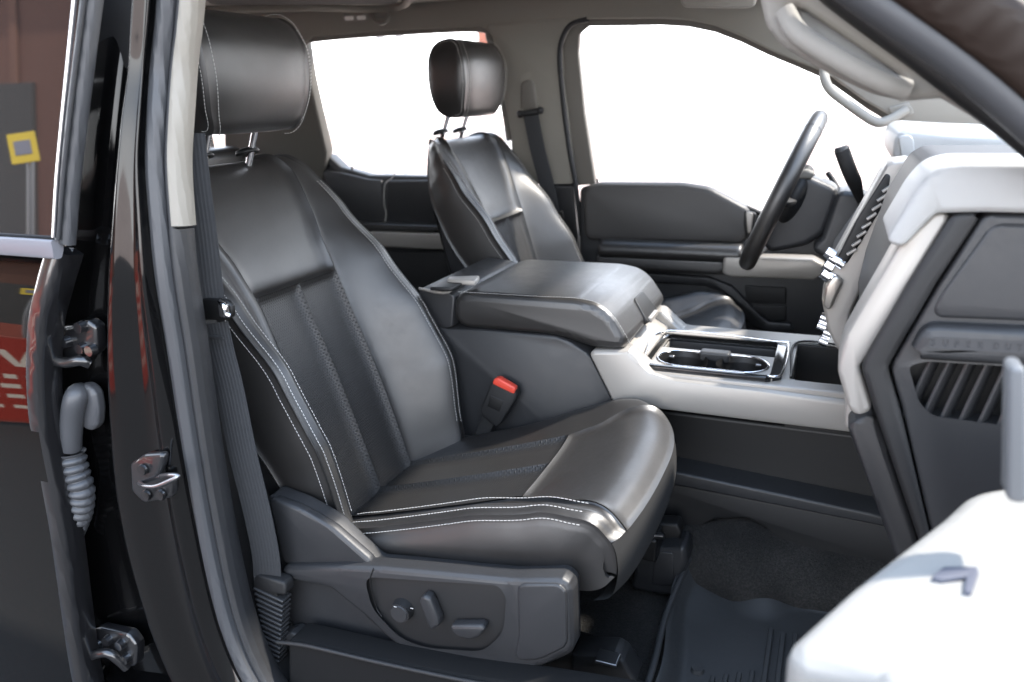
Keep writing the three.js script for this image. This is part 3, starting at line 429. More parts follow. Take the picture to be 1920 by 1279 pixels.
  const cfront = (t, q, sg) => { const a = key(ca, t), w = key(cw, t), B = key(cB, t) * (sg < 0 ? farB : 1); if (q < .75) return cat(t, sg * lerp(a, w - crc, q / .75), B * sstep(q / .75)); const k = (q - .75) / .25; return cat(t, sg * (w - crc + crc * Math.sin(k * Math.PI / 2)), B - crc * (1 - Math.cos(k * Math.PI / 2))); };
  const lowK = curve([[.25, .255], [.30, .235], [.36, .226], [.45, .232], [.58, .254], [.65, .262], [.695, .268], [.722, .280], [.738, .300]].map(p => [p[0] + dx, p[1], 0]), false, .5);
  const seam = .535, fend = .822;
  const body = part('cushion', pad((s, t) => { const tt = lerp(fend, 1, t), w = key(cw, tt), k = lerp(-1, 1, s); return cat(tt, k * w, -.006 * Math.pow(Math.abs(k), 8)); }, 40, 14, { h: .001, r: .01, flip: true }), M.felt, root);
  for (const sg of [1, -1]) part('cushion_insert', pad((s, t) => { const tt = lerp(0, seam, t), a = key(ca, tt); return cat(tt, sg * s * a, 0); }, 26, 60, { h: .010, r: .024, sink: .003, sides: [1, 1, 0, 1], flip: sg > 0, wrinkle: .0005 }), M.perf, body);
  part('cushion_front', pad((s, t) => { const tt = lerp(seam, fend, t), a = key(ca, tt); return cat(tt, lerp(-a, a, s), 0); }, 50, 44, { h: .006, r: .026, sink: .002, sides: [1, 1, 1, 1], flip: true, wrinkle: .0006 }), M.leather, body);
  for (const sg of [1, -1]) {
    part('cushion_bolster', pad((s, t) => cfront(t * fend, s * .9, sg), 30, 80, { h: .005, r: .014, sides: [1, 1, 0, 1], flip: sg > 0, wrinkle: .0005 }), M.leather, body);
    part('cushion_side', pad((s, t) => { const tt = lerp(.16, .90, t), k = s < .15 ? s / .15 : 1; const e = cfront(tt, lerp(.9, 1, k), sg); if (s <= .15) return e; const b = lowK.getPointAt(clamp((tt - .16) / .74)), q = (s - .15) / .85; return V(lerp(e.x, b.x, q), lerp(e.y, b.y, q), zc + sg * (key(cw, tt) + (.010 * Math.sin(q * Math.PI) - .018 * q * q) * (1 - sstep((tt - .66) / .2)) + .001)); }, 30, 80, { h: .004, r: .012, sides: [1, 0, 0, 0], flip: sg > 0, wrinkle: .0006 }), M.leather, body);
    const run = (c, off) => curve([...Array(26)].map((_, i) => { const t = lerp(.17, .745, i / 25); const p = cfront(t, Math.min(c, 1), sg); if (c > 1) p.y -= (c - 1); return p.add(V(0, c > 1 ? 0 : off, sg * (c > 1 ? .006 : off * .6))); }));
    if (sg > 0) part('stitching', [stitches(run(.84, .0042)), stitches(run(.965, .0026)), stitches(run(.60, .0054))], M.thread, body);
  }
}
const seatP = thing('front_seat', 'black leather front passenger seat with white stitching, nearest the open door', 'car seat', 'front seats');
buildSeat(seatP, .45, 0, 0, .3, .014);
const seatD = thing('front_seat', 'black leather driver seat behind the centre console, facing the steering wheel', 'car seat', 'front seats');
buildSeat(seatD, -.45, .022, .10);
{ // outboard side shield of the near seat with its power switches
  const s = part('side_shield', slab([[.1677,.3536,.735],[.2312,.3423,.735],[.2916,.3197,.735],[.3299,.2875,.735],[.3629,.264,.735],[.5983,.294,.735],[.6732,.3133,.735],[.6889,.3032,.735],[.692,.1932,.735],[.6373,.1474,.735],[.5221,.1074,.735],[.4079,.0963,.735],[.2852,.0876,.735],[.1848,.1063,.735],[.173,.1588,.735],[.175,.2217,.735],[.1632,.2699,.735]], .04, { bevel: .006, r: .012 }), M.plastic, seatP);
  part('shield_arm', slab([[.1762,.3535,.743],[.2374,.3439,.743],[.2973,.3215,.743],[.3739,.2677,.743],[.3074,.2487,.743],[.191,.2302,.743]], .02, { bevel: .006, r: .012 }), M.plastic, s);
  part('shield_frame', slab([[.1985,.2366,.757],[.3186,.2657,.757],[.3825,.2783,.757],[.6077,.3094,.757],[.6807,.3266,.757],[.696,.3158,.757],[.6991,.2137,.757],[.6474,.1696,.757],[.5515,.1414,.757],[.4605,.1305,.757],[.4082,.1396,.757],[.3589,.176,.757],[.2934,.217,.757],[.2566,.2161,.757],[.1995,.2126,.757]], .035, { bevel: .009, r: .014, holes: [[[.3694,.2488,.757],[.5823,.2849,.757],[.5887,.2758,.757],[.5836,.2201,.757],[.5531,.182,.757],[.4625,.1626,.757],[.4198,.1665,.757],[.377,.2043,.757]]], hr: .02 }), M.plastic, s);
  part('shield_cap', slab([[.6155,.3057,.7605],[.6772,.3204,.7605],[.6895,.3114,.7605],[.6908,.2212,.7605],[.6456,.1848,.7605],[.6073,.1737,.7605],[.6168,.2225,.7605]], .01, { bevel: .004, r: .014 }), M.plastic, s);
  part('switch_panel', slab([[.3431,.2561,.748],[.5922,.2974,.748],[.5999,.2761,.748],[.5928,.2013,.748],[.557,.1591,.748],[.4503,.1346,.748],[.3972,.1398,.748],[.3399,.1807,.748]], .012, { bevel: .002, r: .015 }), M.plasticDark, s);
  const k0 = [[.4206,.2082,.748]][0];
  const kn = part('lumbar_knob', cyl(k0, [k0[0], k0[1], k0[2] + .014], .0185, .0165, 32), M.plasticDark, s);
  part('knob_cap', cyl([k0[0], k0[1], k0[2] + .0142], [k0[0], k0[1], k0[2] + .016], .0145, .0135, 32), M.plastic, kn);
  for (const p of [[.4164,.2216,.765],[.4454,.2261,.765]]) part('knob_mark', box(.005, .0012, .0008, p[0], p[1], p[2], .0002), M.thread, kn);
  part('recline_switch', slab([[.4593,.2457,.768],[.468,.2553,.768],[.4777,.254,.768],[.4924,.2168,.768],[.491,.2071,.768],[.4815,.1989,.768],[.4734,.1986,.768]], .02, { bevel: .005, r: .004 }), M.plastic, s);
  part('slide_switch', slab([[.51,.214,.768],[.5616,.2277,.768],[.5673,.2219,.768],[.5573,.2063,.768],[.5432,.1968,.768],[.5205,.1962,.768],[.5112,.205,.768]], .02, { bevel: .005, r: .004 }), M.plastic, s);
  part('panel_joint', tube([[.3778,.2757,.7575],[.3698,.2492,.7575],[.3736,.2,.752],[.3858,.1912,.7575]], .0008), M.plasticBlack, s);
  // rails and motor under the cushion
  const r = part('seat_frame', slab([[-.0951,-.0745,.6],[.6432,.0789,.6],[.7426,.0678,.6],[.744,.0048,.6],[-.1279,-.2736,.6]], .06, { bevel: .006 }), M.plasticBlack, seatP);
  part('rail_cover', slab([[.6515,.0922,.62],[.7208,.1099,.62],[.7365,.1022,.62],[.7473,.083,.62],[.7649,.0647,.62],[.6459,.0283,.62]], .05, { bevel: .006, r: .006 }), M.plasticDark, r);
  part('rail_tip', box(.035, .006, .03, ...[[.7175,.1182,.64]][0], .002), M.steel, r);
  part('inner_rail', slab([[.5673,.1229,.26],[.7525,.15,.26],[.7615,.1328,.26],[.7561,.1102,.26],[.5675,.0779,.26]], .04, { bevel: .004 }), M.plasticBlack, r);
  part('drive_rod', cyl(...[[.6396,.1419,.32],[.7383,.1564,.32]], .006), M.steel, r);
  part('motor_case', box(.10, .05, .06, ...[[.6775,.1241,.3]][0], .006), M.plasticBlack, r);
  const rc = part('rail_end_cover', slab([[.6676,.0883,.3],[.6844,.104,.3],[.7611,.1229,.3],[.7748,.1374,.3],[.7828,.0923,.3],[.7625,.0349,.3],[.7572,.0092,.3],[.6672,.007,.3],[.6793,.0495,.3]], .07, { bevel: .010, r: .008 }), M.plastic, r);
  part('cover_joint', slab([[.7208,.1089,.303],[.7539,.1113,.303],[.7587,.0384,.303],[.7147,.0327,.303]], .008, { bevel: .002, r: .004 }), M.plastic, rc);
}
// rear bench seen through the gap under the headrest
{
  const rs = thing('rear_bench', 'black leather rear bench seat seen in the gap under the near headrest', 'car seat');
  const bk = part('backrest', box(.12, .60, 1.36, -1.04, .515, 0, .04), M.leather, rs);
  part('cushion', box(.46, .16, 1.36, -.78, .25, 0, .05), M.leather, rs);
  for (const z of [-.5, .02, .52]) { const h = part('headrest', box(.09, .16, .25, -1.05, .958, z, .04), M.leather, bk); for (const q of [-.06, .06]) part('post', cyl([-1.05, .79, z + q], [-1.05, .90, z + q], .006), M.chrome, h); }
}

// ------------------------------------------------------------------ centre console
{
  const c = thing('centre_console', 'wide centre console with padded armrest, silver trim and cup holders', 'console');
  const xy = (p) => p.map(q => [q[0], q[1]]);
  part('side_panel', extrudeZ(xy([[.162,.4958,.178],[.2215,.4815,.178],[.3033,.4864,.178],[.472,.4878,.178],[.5042,.4794,.178],[.5452,.456,.178],[.6004,.3534,.178],[.6123,.1832,.178],[.2838,-.0119,.178],[.1504,.1033,.178]]), -.178, .178, { bevel: .006, r: .012 }), M.plastic, c);
  // padded lid
  const lid = part('armrest_lid', extrudeZ(xy([[.2451,.5616,.186],[.2855,.5691,.186],[.5204,.5714,.186],[.5645,.5638,.186],[.593,.5432,.186],[.6174,.5081,.186],[.6395,.476,.186],[.5985,.4696,.186],[.5543,.4697,.186],[.4977,.4846,.186],[.4632,.4893,.186],[.2413,.488,.186]]), -.19, .186, { bevel: .020, r: .030, seg: 8 }), M.leather, c);
  part('stitching', [stitches([[.2573,.568,.1845],[.4289,.571,.1845],[.5199,.5732,.1845],[.5663,.5658,.1845],[.597,.5431,.1845],[.6213,.508,.1845],[.6347,.4828,.1845]], { r: .0005 })], M.thread, lid);
  const lf = [[.5975,.5359,.186],[.6318,.4874,.186]], LATCH = [[lf[0][0], lf[0][1], -.055], [lf[0][0], lf[0][1], .02], [lf[1][0], lf[1][1], .035], [lf[1][0], lf[1][1], -.07]];
  const lt = part('latch_recess', slab(LATCH, .012, { n: [1, .6, 0], bevel: .002, r: .008, up: .004 }), M.plasticBlack, lid);
  part('latch_lever', box(.010, .012, .07, lf[1][0] + .001, lf[1][1] + .004, -.018, .003), M.silver, lt);
  // rear part with the lidded bin
  const rb = part('rear_section', extrudeZ(xy([[.1625,.5674,.18],[.2346,.563,.18],[.2469,.5556,.18],[.2382,.486,.18],[.2225,.4822,.18],[.1626,.4891,.18]]), -.18, .18, { bevel: .004 }), M.plastic, c);
  part('bin_edge', tube([[.1597,.566,.175],[.2321,.5628,.175],[.1547,.5171,-.17]], .003), M.silver, rb);
  part('bin_well', slab([[.214,.585,.2261],[.2615,.585,.2219],[.2642,.585,.1282],[.2122,.585,.1432]], .008, { n: [0, 1, 0], bevel: .002 }), M.plasticBlack, rb);
  part('bin_handle', slab([[.2289,.592,.1758],[.2216,.592,.1509],[.2823,.592,.1225],[.295,.592,.1723]], .012, { n: [0, 1, 0], bevel: .004, r: .004 }), M.silver, rb);
  // silver deck: side band and top
  const band = part('silver_band', extrudeZ(xy([[.5482,.4595,.188],[.5571,.4672,.188],[.6293,.4744,.188],[.6491,.4565,.188],[.6774,.4328,.188],[.7198,.4243,.188],[.8782,.4235,.188],[1.0451,.4191,.188],[1.0565,.3578,.188],[.9021,.3572,.188],[.6008,.3573,.188]]), .13, .188, { bevel: .008, r: .008, seg: 5 }), M.silver, c);
  part('silver_band_far', extrudeZ(xy([[.5482,.4595,.188],[.5571,.4672,.188],[.6293,.4744,.188],[.6491,.4565,.188],[.6774,.4328,.188],[.7198,.4243,.188],[.8782,.4235,.188],[1.0451,.4191,.188],[1.0565,.3578,.188],[.9021,.3572,.188],[.6008,.3573,.188]]), -.188, -.13, { bevel: .008, r: .008, seg: 5 }), M.silver, band);
  const dk = .432;
  part('deck', slab([[.61, dk, -.18], [1.06, dk, -.18], [1.06, dk, .178], [.61, dk, .178]], .03, { n: [0, 1, 0], bevel: .004, holes: [[[.668, dk, -.055], [.895, dk, -.055], [.895, dk, .155], [.668, dk, .155]], [[.935, dk, -.10], [1.05, dk, -.10], [1.05, dk, .135], [.935, dk, .135]]], hr: .02 }), M.silver, c);
  part('deck_ramp', slab([[.590, .470, -.165], [.590, .470, .160], [.648, .436, .160], [.648, .436, -.165]], .02, { n: [.4, 1, 0], bevel: .004 }), M.silver, c);
  // cup holder insert: black rim, tray and two cups
  const cup = part('cup_holder', slab([[.650, dk + .010, -.068], [.893, dk + .010, -.068], [.918, dk + .010, -.045], [.918, dk + .010, .145], [.893, dk + .010, .168], [.650, dk + .010, .168]], .014, { n: [0, 1, 0], bevel: .004, r: .006, holes: [[[.668, dk, -.052], [.893, dk, -.052], [.893, dk, .152], [.668, dk, .152]]], hr: .012 }), M.piano, c);
  part('rim_bright', tube([[.651, dk + .012, .165], [.651, dk + .012, -.066], [.893, dk + .012, -.066], [.917, dk + .012, -.044], [.917, dk + .012, .144], [.892, dk + .012, .167]].map(p => p), .0025, { n: 120 }), M.chrome, cup);
  const cy = dk + .006, oval = [];
  const xa = .722, xb = .838, zc = .095, R = .052;
  for (let i = 0; i <= 20; i++) { const a = Math.PI / 2 + i / 20 * Math.PI; oval.push([xa + R * Math.cos(a), zc + R * Math.sin(a)]); }
  for (let i = 0; i <= 20; i++) { const a = -Math.PI / 2 + i / 20 * Math.PI; oval.push([xb + R * Math.cos(a), zc + R * Math.sin(a)]); }
  part('cup_plate', slab([[.655, cy, .030], [.902, cy, .030], [.902, cy, .162], [.655, cy, .162]], .006, { n: [0, 1, 0], bevel: 0, holes: [oval.map(p => [p[0], cy, p[1]])] }), M.silver, cup);
  part('cup_rim', tube(oval.map(p => [p[0], cy + .001, p[1]]), .0024, { closed: true, n: 120 }), M.chrome, cup);
  for (const x of [xa, xb]) { const w = new THREE.LatheGeometry([[R - .002, 0], [R - .004, -.01], [R - .005, -.011], [R - .006, -.045], [R - .012, -.06], [0, -.062]].map(p => new THREE.Vector2(p[0], p[1])), 40); w.translate(x, cy - .001, zc); part('cup_well', w, M.plasticBlack, cup); const rg = new THREE.TorusGeometry(R - .010, .003, 8, 40); rg.rotateX(Math.PI / 2); rg.translate(x, cy - .045, zc); part('cup_ring', rg, M.plastic, cup); }
  part('cup_bridge', box(.062, .022, .03, .780, cy - .002, .050, .006), M.plastic, cup);
  part('cup_bridge', box(.058, .018, .022, .780, cy - .016, .140, .005), M.plastic, cup);
  for (const x of [xa - .03, xb + .03]) part('grip_tab', box(.012, .006, .008, x, cy - .01, zc - .036, .002), M.steel, cup);
  part('tray_floor', slab([[.660, .36, -.06], [.90, .36, -.06], [.90, .36, .155], [.660, .36, .155]], .006, { n: [0, 1, 0], bevel: .001 }), M.plasticBlack, cup);
  part('tray_wall', slab([[.664, .355, -.056], [.90, .355, -.056], [.90, .427, -.056], [.664, .427, -.056]], .01, { bevel: .002 }), M.plastic, cup);
  part('tray_end', box(.006, .07, .20, .898, .392, .05, .002), M.plastic, cup);
  part('tray_end', box(.006, .07, .20, .663, .392, .05, .002), M.silver, cup);
  // bin at the foot of the dash
  const bin = part('front_bin', slab([[.93, .34, -.105], [1.055, .34, -.105], [1.055, .34, .14], [.93, .34, .14]], .006, { n: [0, 1, 0], bevel: .001 }), M.plasticBlack, c);
  part('bin_wall', box(.13, .09, .006, .992, .385, -.104, .002), M.plasticBlack, bin);
  part('bin_wall', box(.006, .09, .24, 1.055, .385, .02, .002), M.plasticBlack, bin);
  part('bin_wall', box(.006, .09, .24, .932, .385, .02, .002), M.silver, bin);
  part('bin_rim', tube([[.934, dk + .003, .134], [.934, dk + .003, -.10], [1.05, dk + .003, -.10]], .0025), M.plasticBlack, bin);
  // dark recess under the deck, ledge and kick panel below it
  part('lower_recess', box(.62, .17, .24, .86, .245, .0, .01), M.plasticBlack, c);
  part('ledge', extrudeZ(xy([[.6839,.2305,.19],[.7275,.2282,.19],[1.1027,.2036,.19],[1.1749,.1945,.19],[1.1733,.1776,.19],[1.1051,.1806,.19],[.6848,.1992,.19]]), .02, .19, { bevel: .005 }), M.plastic, c);
  part('kick_panel', slab([[.6585,.1981,.182],[1.1596,.1792,.182],[1.1859,.1056,.182],[1.1322,.1004,.182],[1.029,.0964,.182],[.9505,.0937,.182],[.9314,.1066,.182],[.9134,.1317,.182],[.8758,.1458,.182],[.814,.1312,.182],[.7831,.1054,.182],[.7713,.078,.182],[.662,.0603,.182]], .05, { bevel: .005, r: .008 }), M.plasticDark, c);
}

// ------------------------------------------------------------------ driver door (far side) and far rear door
{
  const d = thing('driver_door', 'driver door interior panel with padded armrest and silver pull, far side', 'door');
  part('door_panel', slab([[.2177,.6764,-.8],[.2777,.6893,-.8],[.5469,.6925,-.8],[.6304,.6813,-.8],[.7707,.6152,-.8],[1.0994,.516,-.8],[1.1378,.1484,-.8],[.219,.0447,-.8]], .06, { bevel: .012, r: .01 }), M.plastic, d);
  part('upper_pad', slab([[.2329,.6829,-.774],[.2921,.6973,-.774],[.5481,.7,-.774],[.6308,.6889,-.774],[.745,.6305,-.774],[.7585,.609,-.774],[.7506,.5421,-.774],[.7305,.5187,-.774],[.4427,.5119,-.774],[.2406,.5096,-.774]], .05, { bevel: .022, bevelSize: .018, r: .024, seg: 6 }), M.doorPad, d);
  part('sill_cap', tube([[.7391,.63,-.8],[.7706,.6167,-.8],[.9852,.526,-.8]], .007), M.plastic, d);
  const ar = part('armrest', pad((s, t) => { const a = [[.2993,.4911,-.72],[.7503,.4945,-.72]], x = lerp(a[0][0], a[1][0], s), y = lerp(a[0][1], a[1][1], s), q = t * Math.PI * 1.25 - .25, e = Math.min(1, Math.min(s, 1 - s) / .03), r = .030 * Math.sqrt(1 - (1 - e) * (1 - e)); return V(x, y + .004 + r * Math.cos(q), -.745 + r * 1.3 * Math.sin(q)); }, 50, 24, {}), M.leather, d);
  part('armrest_lower', slab([[.2988,.4771,-.722],[.6958,.4816,-.722],[.6921,.4361,-.722],[.6039,.4339,-.722],[.3097,.4366,-.722],[.2955,.453,-.722]], .06, { bevel: .010, r: .012 }), M.leather, ar);
  part('stitching', [stitches([[.3065,.478,-.7195],[.4393,.4815,-.7195],[.6021,.4835,-.7195],[.6899,.4833,-.7195]], { r: .0006 })], M.thread, ar);
  part('silver_pull', slab([[.691,.4974,-.705],[.9383,.5011,-.705],[.9707,.4846,-.705],[.9726,.4632,-.705],[.9462,.4414,-.705],[.7191,.4349,-.705],[.691,.4429,-.705]], .07, { bevel: .008, r: .006 }), M.silver, d);
  // lower part with raised rib around the map pocket
  part('rib', slab([[.2433,.4177,-.778],[.6441,.4143,-.778],[.7125,.392,-.778],[.803,.3046,-.778],[.8292,.2866,-.778],[.8935,.2887,-.778],[.9047,.2629,-.778],[.8282,.2559,-.778],[.7834,.269,-.778],[.6882,.3701,-.778],[.6293,.3864,-.778],[.2435,.3856,-.778]], .02, { bevel: .006, r: .006 }), M.plastic, d);
  part('map_pocket', slab([[.2416,.2414,-.786],[.7307,.2828,-.786],[.7985,.22,-.786],[.8055,.1157,-.786],[.2424,.0521,-.786]], .03, { bevel: .006, r: .01 }), M.plastic, d);
  for (const q of [0, 1]) part('speaker_panel', slab(q ? [[.7492,.3922,-.788],[.8696,.3937,-.788],[.8734,.3445,-.788],[.7589,.3391,-.788]] : [[.7625,.3326,-.788],[.8739,.3378,-.788],[.8775,.2913,-.788],[.8314,.2874,-.788]], .012, { bevel: .003, r: .003 }), M.plasticDark, d);
  const ih = part('inner_handle', slab([[.7364,.6243,-.772],[.7703,.6159,-.772],[.766,.5431,-.772],[.7479,.5391,-.772],[.736,.5833,-.772]], .02, { bevel: .004, r: .006 }), M.plasticBlack, d);
  part('handle_lever', slab([[.7401,.6218,-.768],[.7616,.6162,-.768],[.7593,.5594,-.768],[.7504,.5559,-.768]], .012, { bevel: .003, r: .004 }), M.silver, ih);
  part('lock_pin', cyl(...[[.2743,.6863,-.812],[.2741,.7047,-.812]], .004, .0032), M.plasticDark, d); 
  part('lock_grommet', cyl(...[[.2743,.6846,-.812],[.2742,.6913,-.812]], .010, .007), M.plasticDark, d);
  // window frame and glass
  const fr = [[.2832,1.2026,-.6782],[.1718,1.1813,-.6846],[.1342,1.0878,-.7127],[.1276,.9754,-.7464],[.1399,.6708,-.8378],[.2609,.6837,-.8339],[.2442,.9022,-.7683],[.2399,1.0776,-.7157],[.2477,1.1264,-.7011],[.2785,1.1475,-.6947],[.4881,1.1396,-.6971],[.5618,1.1318,-.6995],[.6341,1.1148,-.7046],[.7055,1.086,-.7132],[.7766,1.0508,-.7238],[.8611,1.0139,-.7348],[.9282,.9832,-.744],[1.031,.9094,-.7662],[1.1439,.8408,-.7868],[1.1892,.8821,-.7744],[1.0234,.9805,-.7449],[.9176,1.0636,-.7199],[.7734,1.1224,-.7023],[.6335,1.1794,-.6852],[.4898,1.1957,-.6803]];
  const wf = part('window_frame', slab(fr, .03, { bevel: .005 }), M.frame, d);
  part('glass', slab([[.2765,1.1766,-.701],[.2015,1.1381,-.7126],[.1867,.6339,-.8638],[.6199,.6449,-.8605],[.8603,.5538,-.8879],[1.2176,.5028,-.9031],[1.1689,.854,-.7978],[.9205,1.0243,-.7467],[.6315,1.1571,-.7069]], .004, { bevel: 0 }), M.glass, wf);
  // wing mirror outside
  const mi = part('wing_mirror', box(.09, .26, .20, 1.30, .80, -1.16, .03), M.glossBlack, d);
  part('mirror_face', box(.006, .22, .17, 1.252, .80, -1.16, .003), M.chrome, mi);
  part('mirror_arm', cyl([1.32, .70, -.88], [1.31, .70, -1.1], .025), M.glossBlack, mi);
}
{
  const d = thing('rear_door', 'far side rear door interior panel with silver strip, behind the driver seat', 'door');
  part('door_panel', slab([[-.7751,.7644,-.8],[-.7364,.7797,-.8],[-.6777,.7312,-.8],[-.5681,.7062,-.8],[-.3324,.7058,-.8],[.0611,.7113,-.8],[.0524,.1832,-.8],[-.9445,.0933,-.8]], .06, { bevel: .010, r: .012 }), M.plastic, d);
  part('upper_pad', slab([[-.762,.7238,-.788],[-.6715,.7135,-.788],[-.5618,.6926,-.788],[-.5052,.6897,-.788],[-.5056,.5277,-.788],[-.5771,.525,-.788],[-.6876,.5599,-.788]], .02, { bevel: .008, r: .008 }), M.plastic, d);
  part('upper_pad', slab([[-.4878,.69,-.788],[-.1253,.6958,-.788],[-.1313,.5418,-.788],[-.4967,.528,-.788]], .02, { bevel: .008, r: .008 }), M.plastic, d);
  part('silver_strip', slab([[-.548,.5145,-.74],[-.1104,.5213,-.74],[-.1125,.467,-.74],[-.2908,.4619,-.74],[-.5395,.4612,-.74]], .05, { bevel: .006, r: .006 }), M.silver, d);
  part('armrest', slab([[-.6612,.5362,-.745],[-.1117,.5456,-.745],[-.1124,.5276,-.745],[-.551,.5155,-.745]], .05, { bevel: .006 }), M.leather, d);
  part('lower_panel', slab([[-.7026,.4285,-.79],[-.0166,.4552,-.79],[-.0236,.1792,-.79],[-.8347,.106,-.79]], .02, { bevel: .004 }), M.plasticDark, d);
  part('lock_pin', cyl(...[[-.6408,.7041,-.812],[-.6401,.7343,-.812]], .0045, .0035), M.plasticDark, d);
  part('lock_grommet', cyl(...[[-.6412,.7003,-.812],[-.6403,.7098,-.812]], .011, .008), M.plasticDark, d);
  const f = part('window_frame', tube([[-.7375,.7689,-.7933],[-.7271,.9253,-.7464],[-.7069,1.115,-.6895],[-.6969,1.1442,-.6807],[-.6539,1.1586,-.6764],[-.3601,1.1636,-.6749],[-.0636,1.1595,-.6761],[-.0299,1.1298,-.6851],[-.0206,1.0571,-.7069],[-.0116,.9307,-.7448],[-.0087,.8277,-.7757]], .012, { n: 120 }), M.frame, d);
  part('glass', slab([[-.7299,1.1765,-.6961],[-.0129,1.1717,-.6975],[-.0055,.6704,-.8479],[-.8157,.6545,-.8526]], .004, { bevel: 0 }), M.glass, f);
  part('sunshade_cord', tube([[-.4444,.7204,-.784],[-.4611,.6982,-.784],[-.491,.6756,-.784],[-.5006,.6119,-.784],[-.495,.5744,-.784],[-.505,.5321,-.784]], .0018), M.thread, d);
}

// ------------------------------------------------------------------ dashboard
{
  const d = thing('dashboard', 'dashboard with silver bezels, air vents and dark glovebox panel, right side', 'dashboard');
  const xy = (p) => p.map(q => [q[0], q[1]]);
  // passenger end of the dash, seen side on: dark end panel with the name bar and the slatted vent
  part('dash_core', extrudeZ(xy([[1.0591,.8018,.66],[1.0841,.8584,.66],[1.1028,.8717,.66],[1.4824,.8725,.66],[1.5964,.6972,.66],[1.5027,.4489,.66],[1.1999,.2591,.66],[1.1283,.4281,.66],[1.0491,.5841,.66],[1.0304,.6401,.66],[1.0369,.7004,.66]]), .2, .66, { bevel: .01 }), M.plasticDark, d);
  part('end_panel', slab([[1.1257,.8323,.7],[1.4013,.8325,.7],[1.4946,.4096,.7],[1.1941,.2888,.7],[1.125,.4505,.7],[1.0757,.6054,.7],[1.0583,.6539,.7],[1.0594,.663,.7],[1.0932,.7543,.7]], .045, { bevel: .004, r: .010, holes: [[[1.0794,.6588,.7],[1.0937,.6642,.7],[1.2187,.6682,.7],[1.2286,.6049,.7],[1.1069,.6083,.7],[1.0936,.6208,.7]]], hr: .008 }), M.plastic, d);
  part('end_frame', slab([[1.0961,.8319,.704],[1.122,.8344,.704],[1.1234,.8317,.704],[1.0905,.7562,.704],[1.056,.6627,.704],[1.0547,.6549,.704],[1.0733,.6053,.704],[1.1222,.4522,.704],[1.1911,.291,.704],[1.1603,.282,.704],[1.1092,.448,.704],[1.0458,.603,.704],[1.0274,.6506,.704],[1.0286,.661,.704],[1.0622,.7507,.704]], .05, { bevel: .006, r: .008 }), M.plasticDark, d);
  part('upper_door', slab([[1.1341,.8242,.703],[1.4021,.8233,.703],[1.424,.7241,.703],[1.2094,.7232,.703],[1.089,.7189,.703],[1.0953,.7433,.703]], .01, { bevel: .004, r: .012 }), M.plastic, d);
  const bar = part('name_bar', slab([[1.0827,.7151,.722],[1.2287,.72,.722],[1.2356,.6776,.722],[1.0763,.6732,.722],[1.0714,.6789,.722]], .03, { bevel: .012, r: .008 }), M.plastic, d);
  bar.userData.label = 'bar with the words SUPER DUTY pressed into it';
  { const cv = document.createElement('canvas'); cv.width = 1024; cv.height = 128; const x = cv.getContext('2d'); x.fillStyle = '#000'; x.fillRect(0, 0, 1024, 128); x.fillStyle = '#fff'; x.font = 'bold 92px sans-serif'; x.textBaseline = 'middle'; let px = 8; for (const ch of 'SUPER DUTY') { x.fillText(ch, px, 66); px += ch === ' ' ? 30 : 106; }
    const t = new THREE.CanvasTexture(cv), q = [[1.0897,.6907,.7228],[1.1951,.6937,.7228],[1.088,.705,.7228]], O = V(...q[0]), ux = V(...q[1]).sub(O), wd = ux.length(); ux.normalize(); const uy = V(0, 0, 1).cross(ux).normalize(), hg = wd / 8, pg = new THREE.PlaneGeometry(wd, hg);
    pg.applyMatrix4(new THREE.Matrix4().makeBasis(ux, uy, V(0, 0, 1)).setPosition(O.clone().addScaledVector(ux, wd / 2).addScaledVector(uy, hg * .45)));
    part('lettering', pg, mat(.032, .033, .0355, .5, { bumpMap: t, bumpScale: -.003 }), bar); }
  part('vent_box', slab([[1.0697,.6583,.662],[1.2514,.6651,.662],[1.2644,.5852,.662],[1.0851,.5725,.662]], .003, { bevel: .001 }), M.plasticBlack, d);
  { const A = [[1.1002,.6679,.694],[1.2467,.6717,.694]], B = [[1.0804,.597,.694],[1.2336,.5994,.694]]; for (let i = 0; i < 9; i++) { const k = (i * 37 + 4) / 300; part('vent_slat', sweep([[lerp(A[0][0], A[1][0], k), lerp(A[0][1], A[1][1], k), .685], [lerp(B[0][0], B[1][0], k), lerp(B[0][1], B[1][1], k), .685]], rectSec(.004, .022, .0015), V(.85, .25, .5), { n: 2 }), M.plastic, d); } }
  part('dash_leg', extrudeZ(xy([[1.0209,.5543,.64],[1.0276,.5625,.64],[1.0514,.5786,.64],[1.0727,.5257,.64],[1.1181,.4129,.64],[1.1868,.2396,.64],[1.157,.2309,.64],[1.1049,.3567,.64],[1.0629,.457,.64]]), .30, .64, { bevel: .008, r: .008 }), M.plastic, d);
  // silver outer bezel following the dash profile
  part('silver_bezel', extrudeZ(xy([[1.0523,.7995,.69],[1.0825,.8318,.69],[1.0998,.8301,.69],[1.0507,.7072,.69],[1.0255,.6496,.69],[1.0456,.5975,.69],[1.0271,.5868,.69],[1.0163,.6017,.69],[1.0018,.6443,.69],[1.0054,.6801,.69]]), .62, .69, { bevel: .007, r: .010 }), M.silver, d);
  part('bezel_foot', slab([[1.0172,.5806,.6],[1.0255,.5868,.6],[1.0492,.5641,.6],[1.0257,.5324,.6],[1.02,.5376,.6]], .3, { bevel: .004, r: .004 }), M.silver, d);
  // padded top roll
  part('top_pad', extrudeZ(xy([[1.0356,.8013,.705],[1.0583,.8555,.705],[1.0736,.8777,.705],[1.0961,.8843,.705],[1.4574,.8846,.705],[1.5343,.8381,.705],[1.1247,.8346,.705],[1.0811,.8321,.705],[1.0522,.7928,.705]]), .56, .705, { bevel: .008, r: .012 }), M.litPale, d);
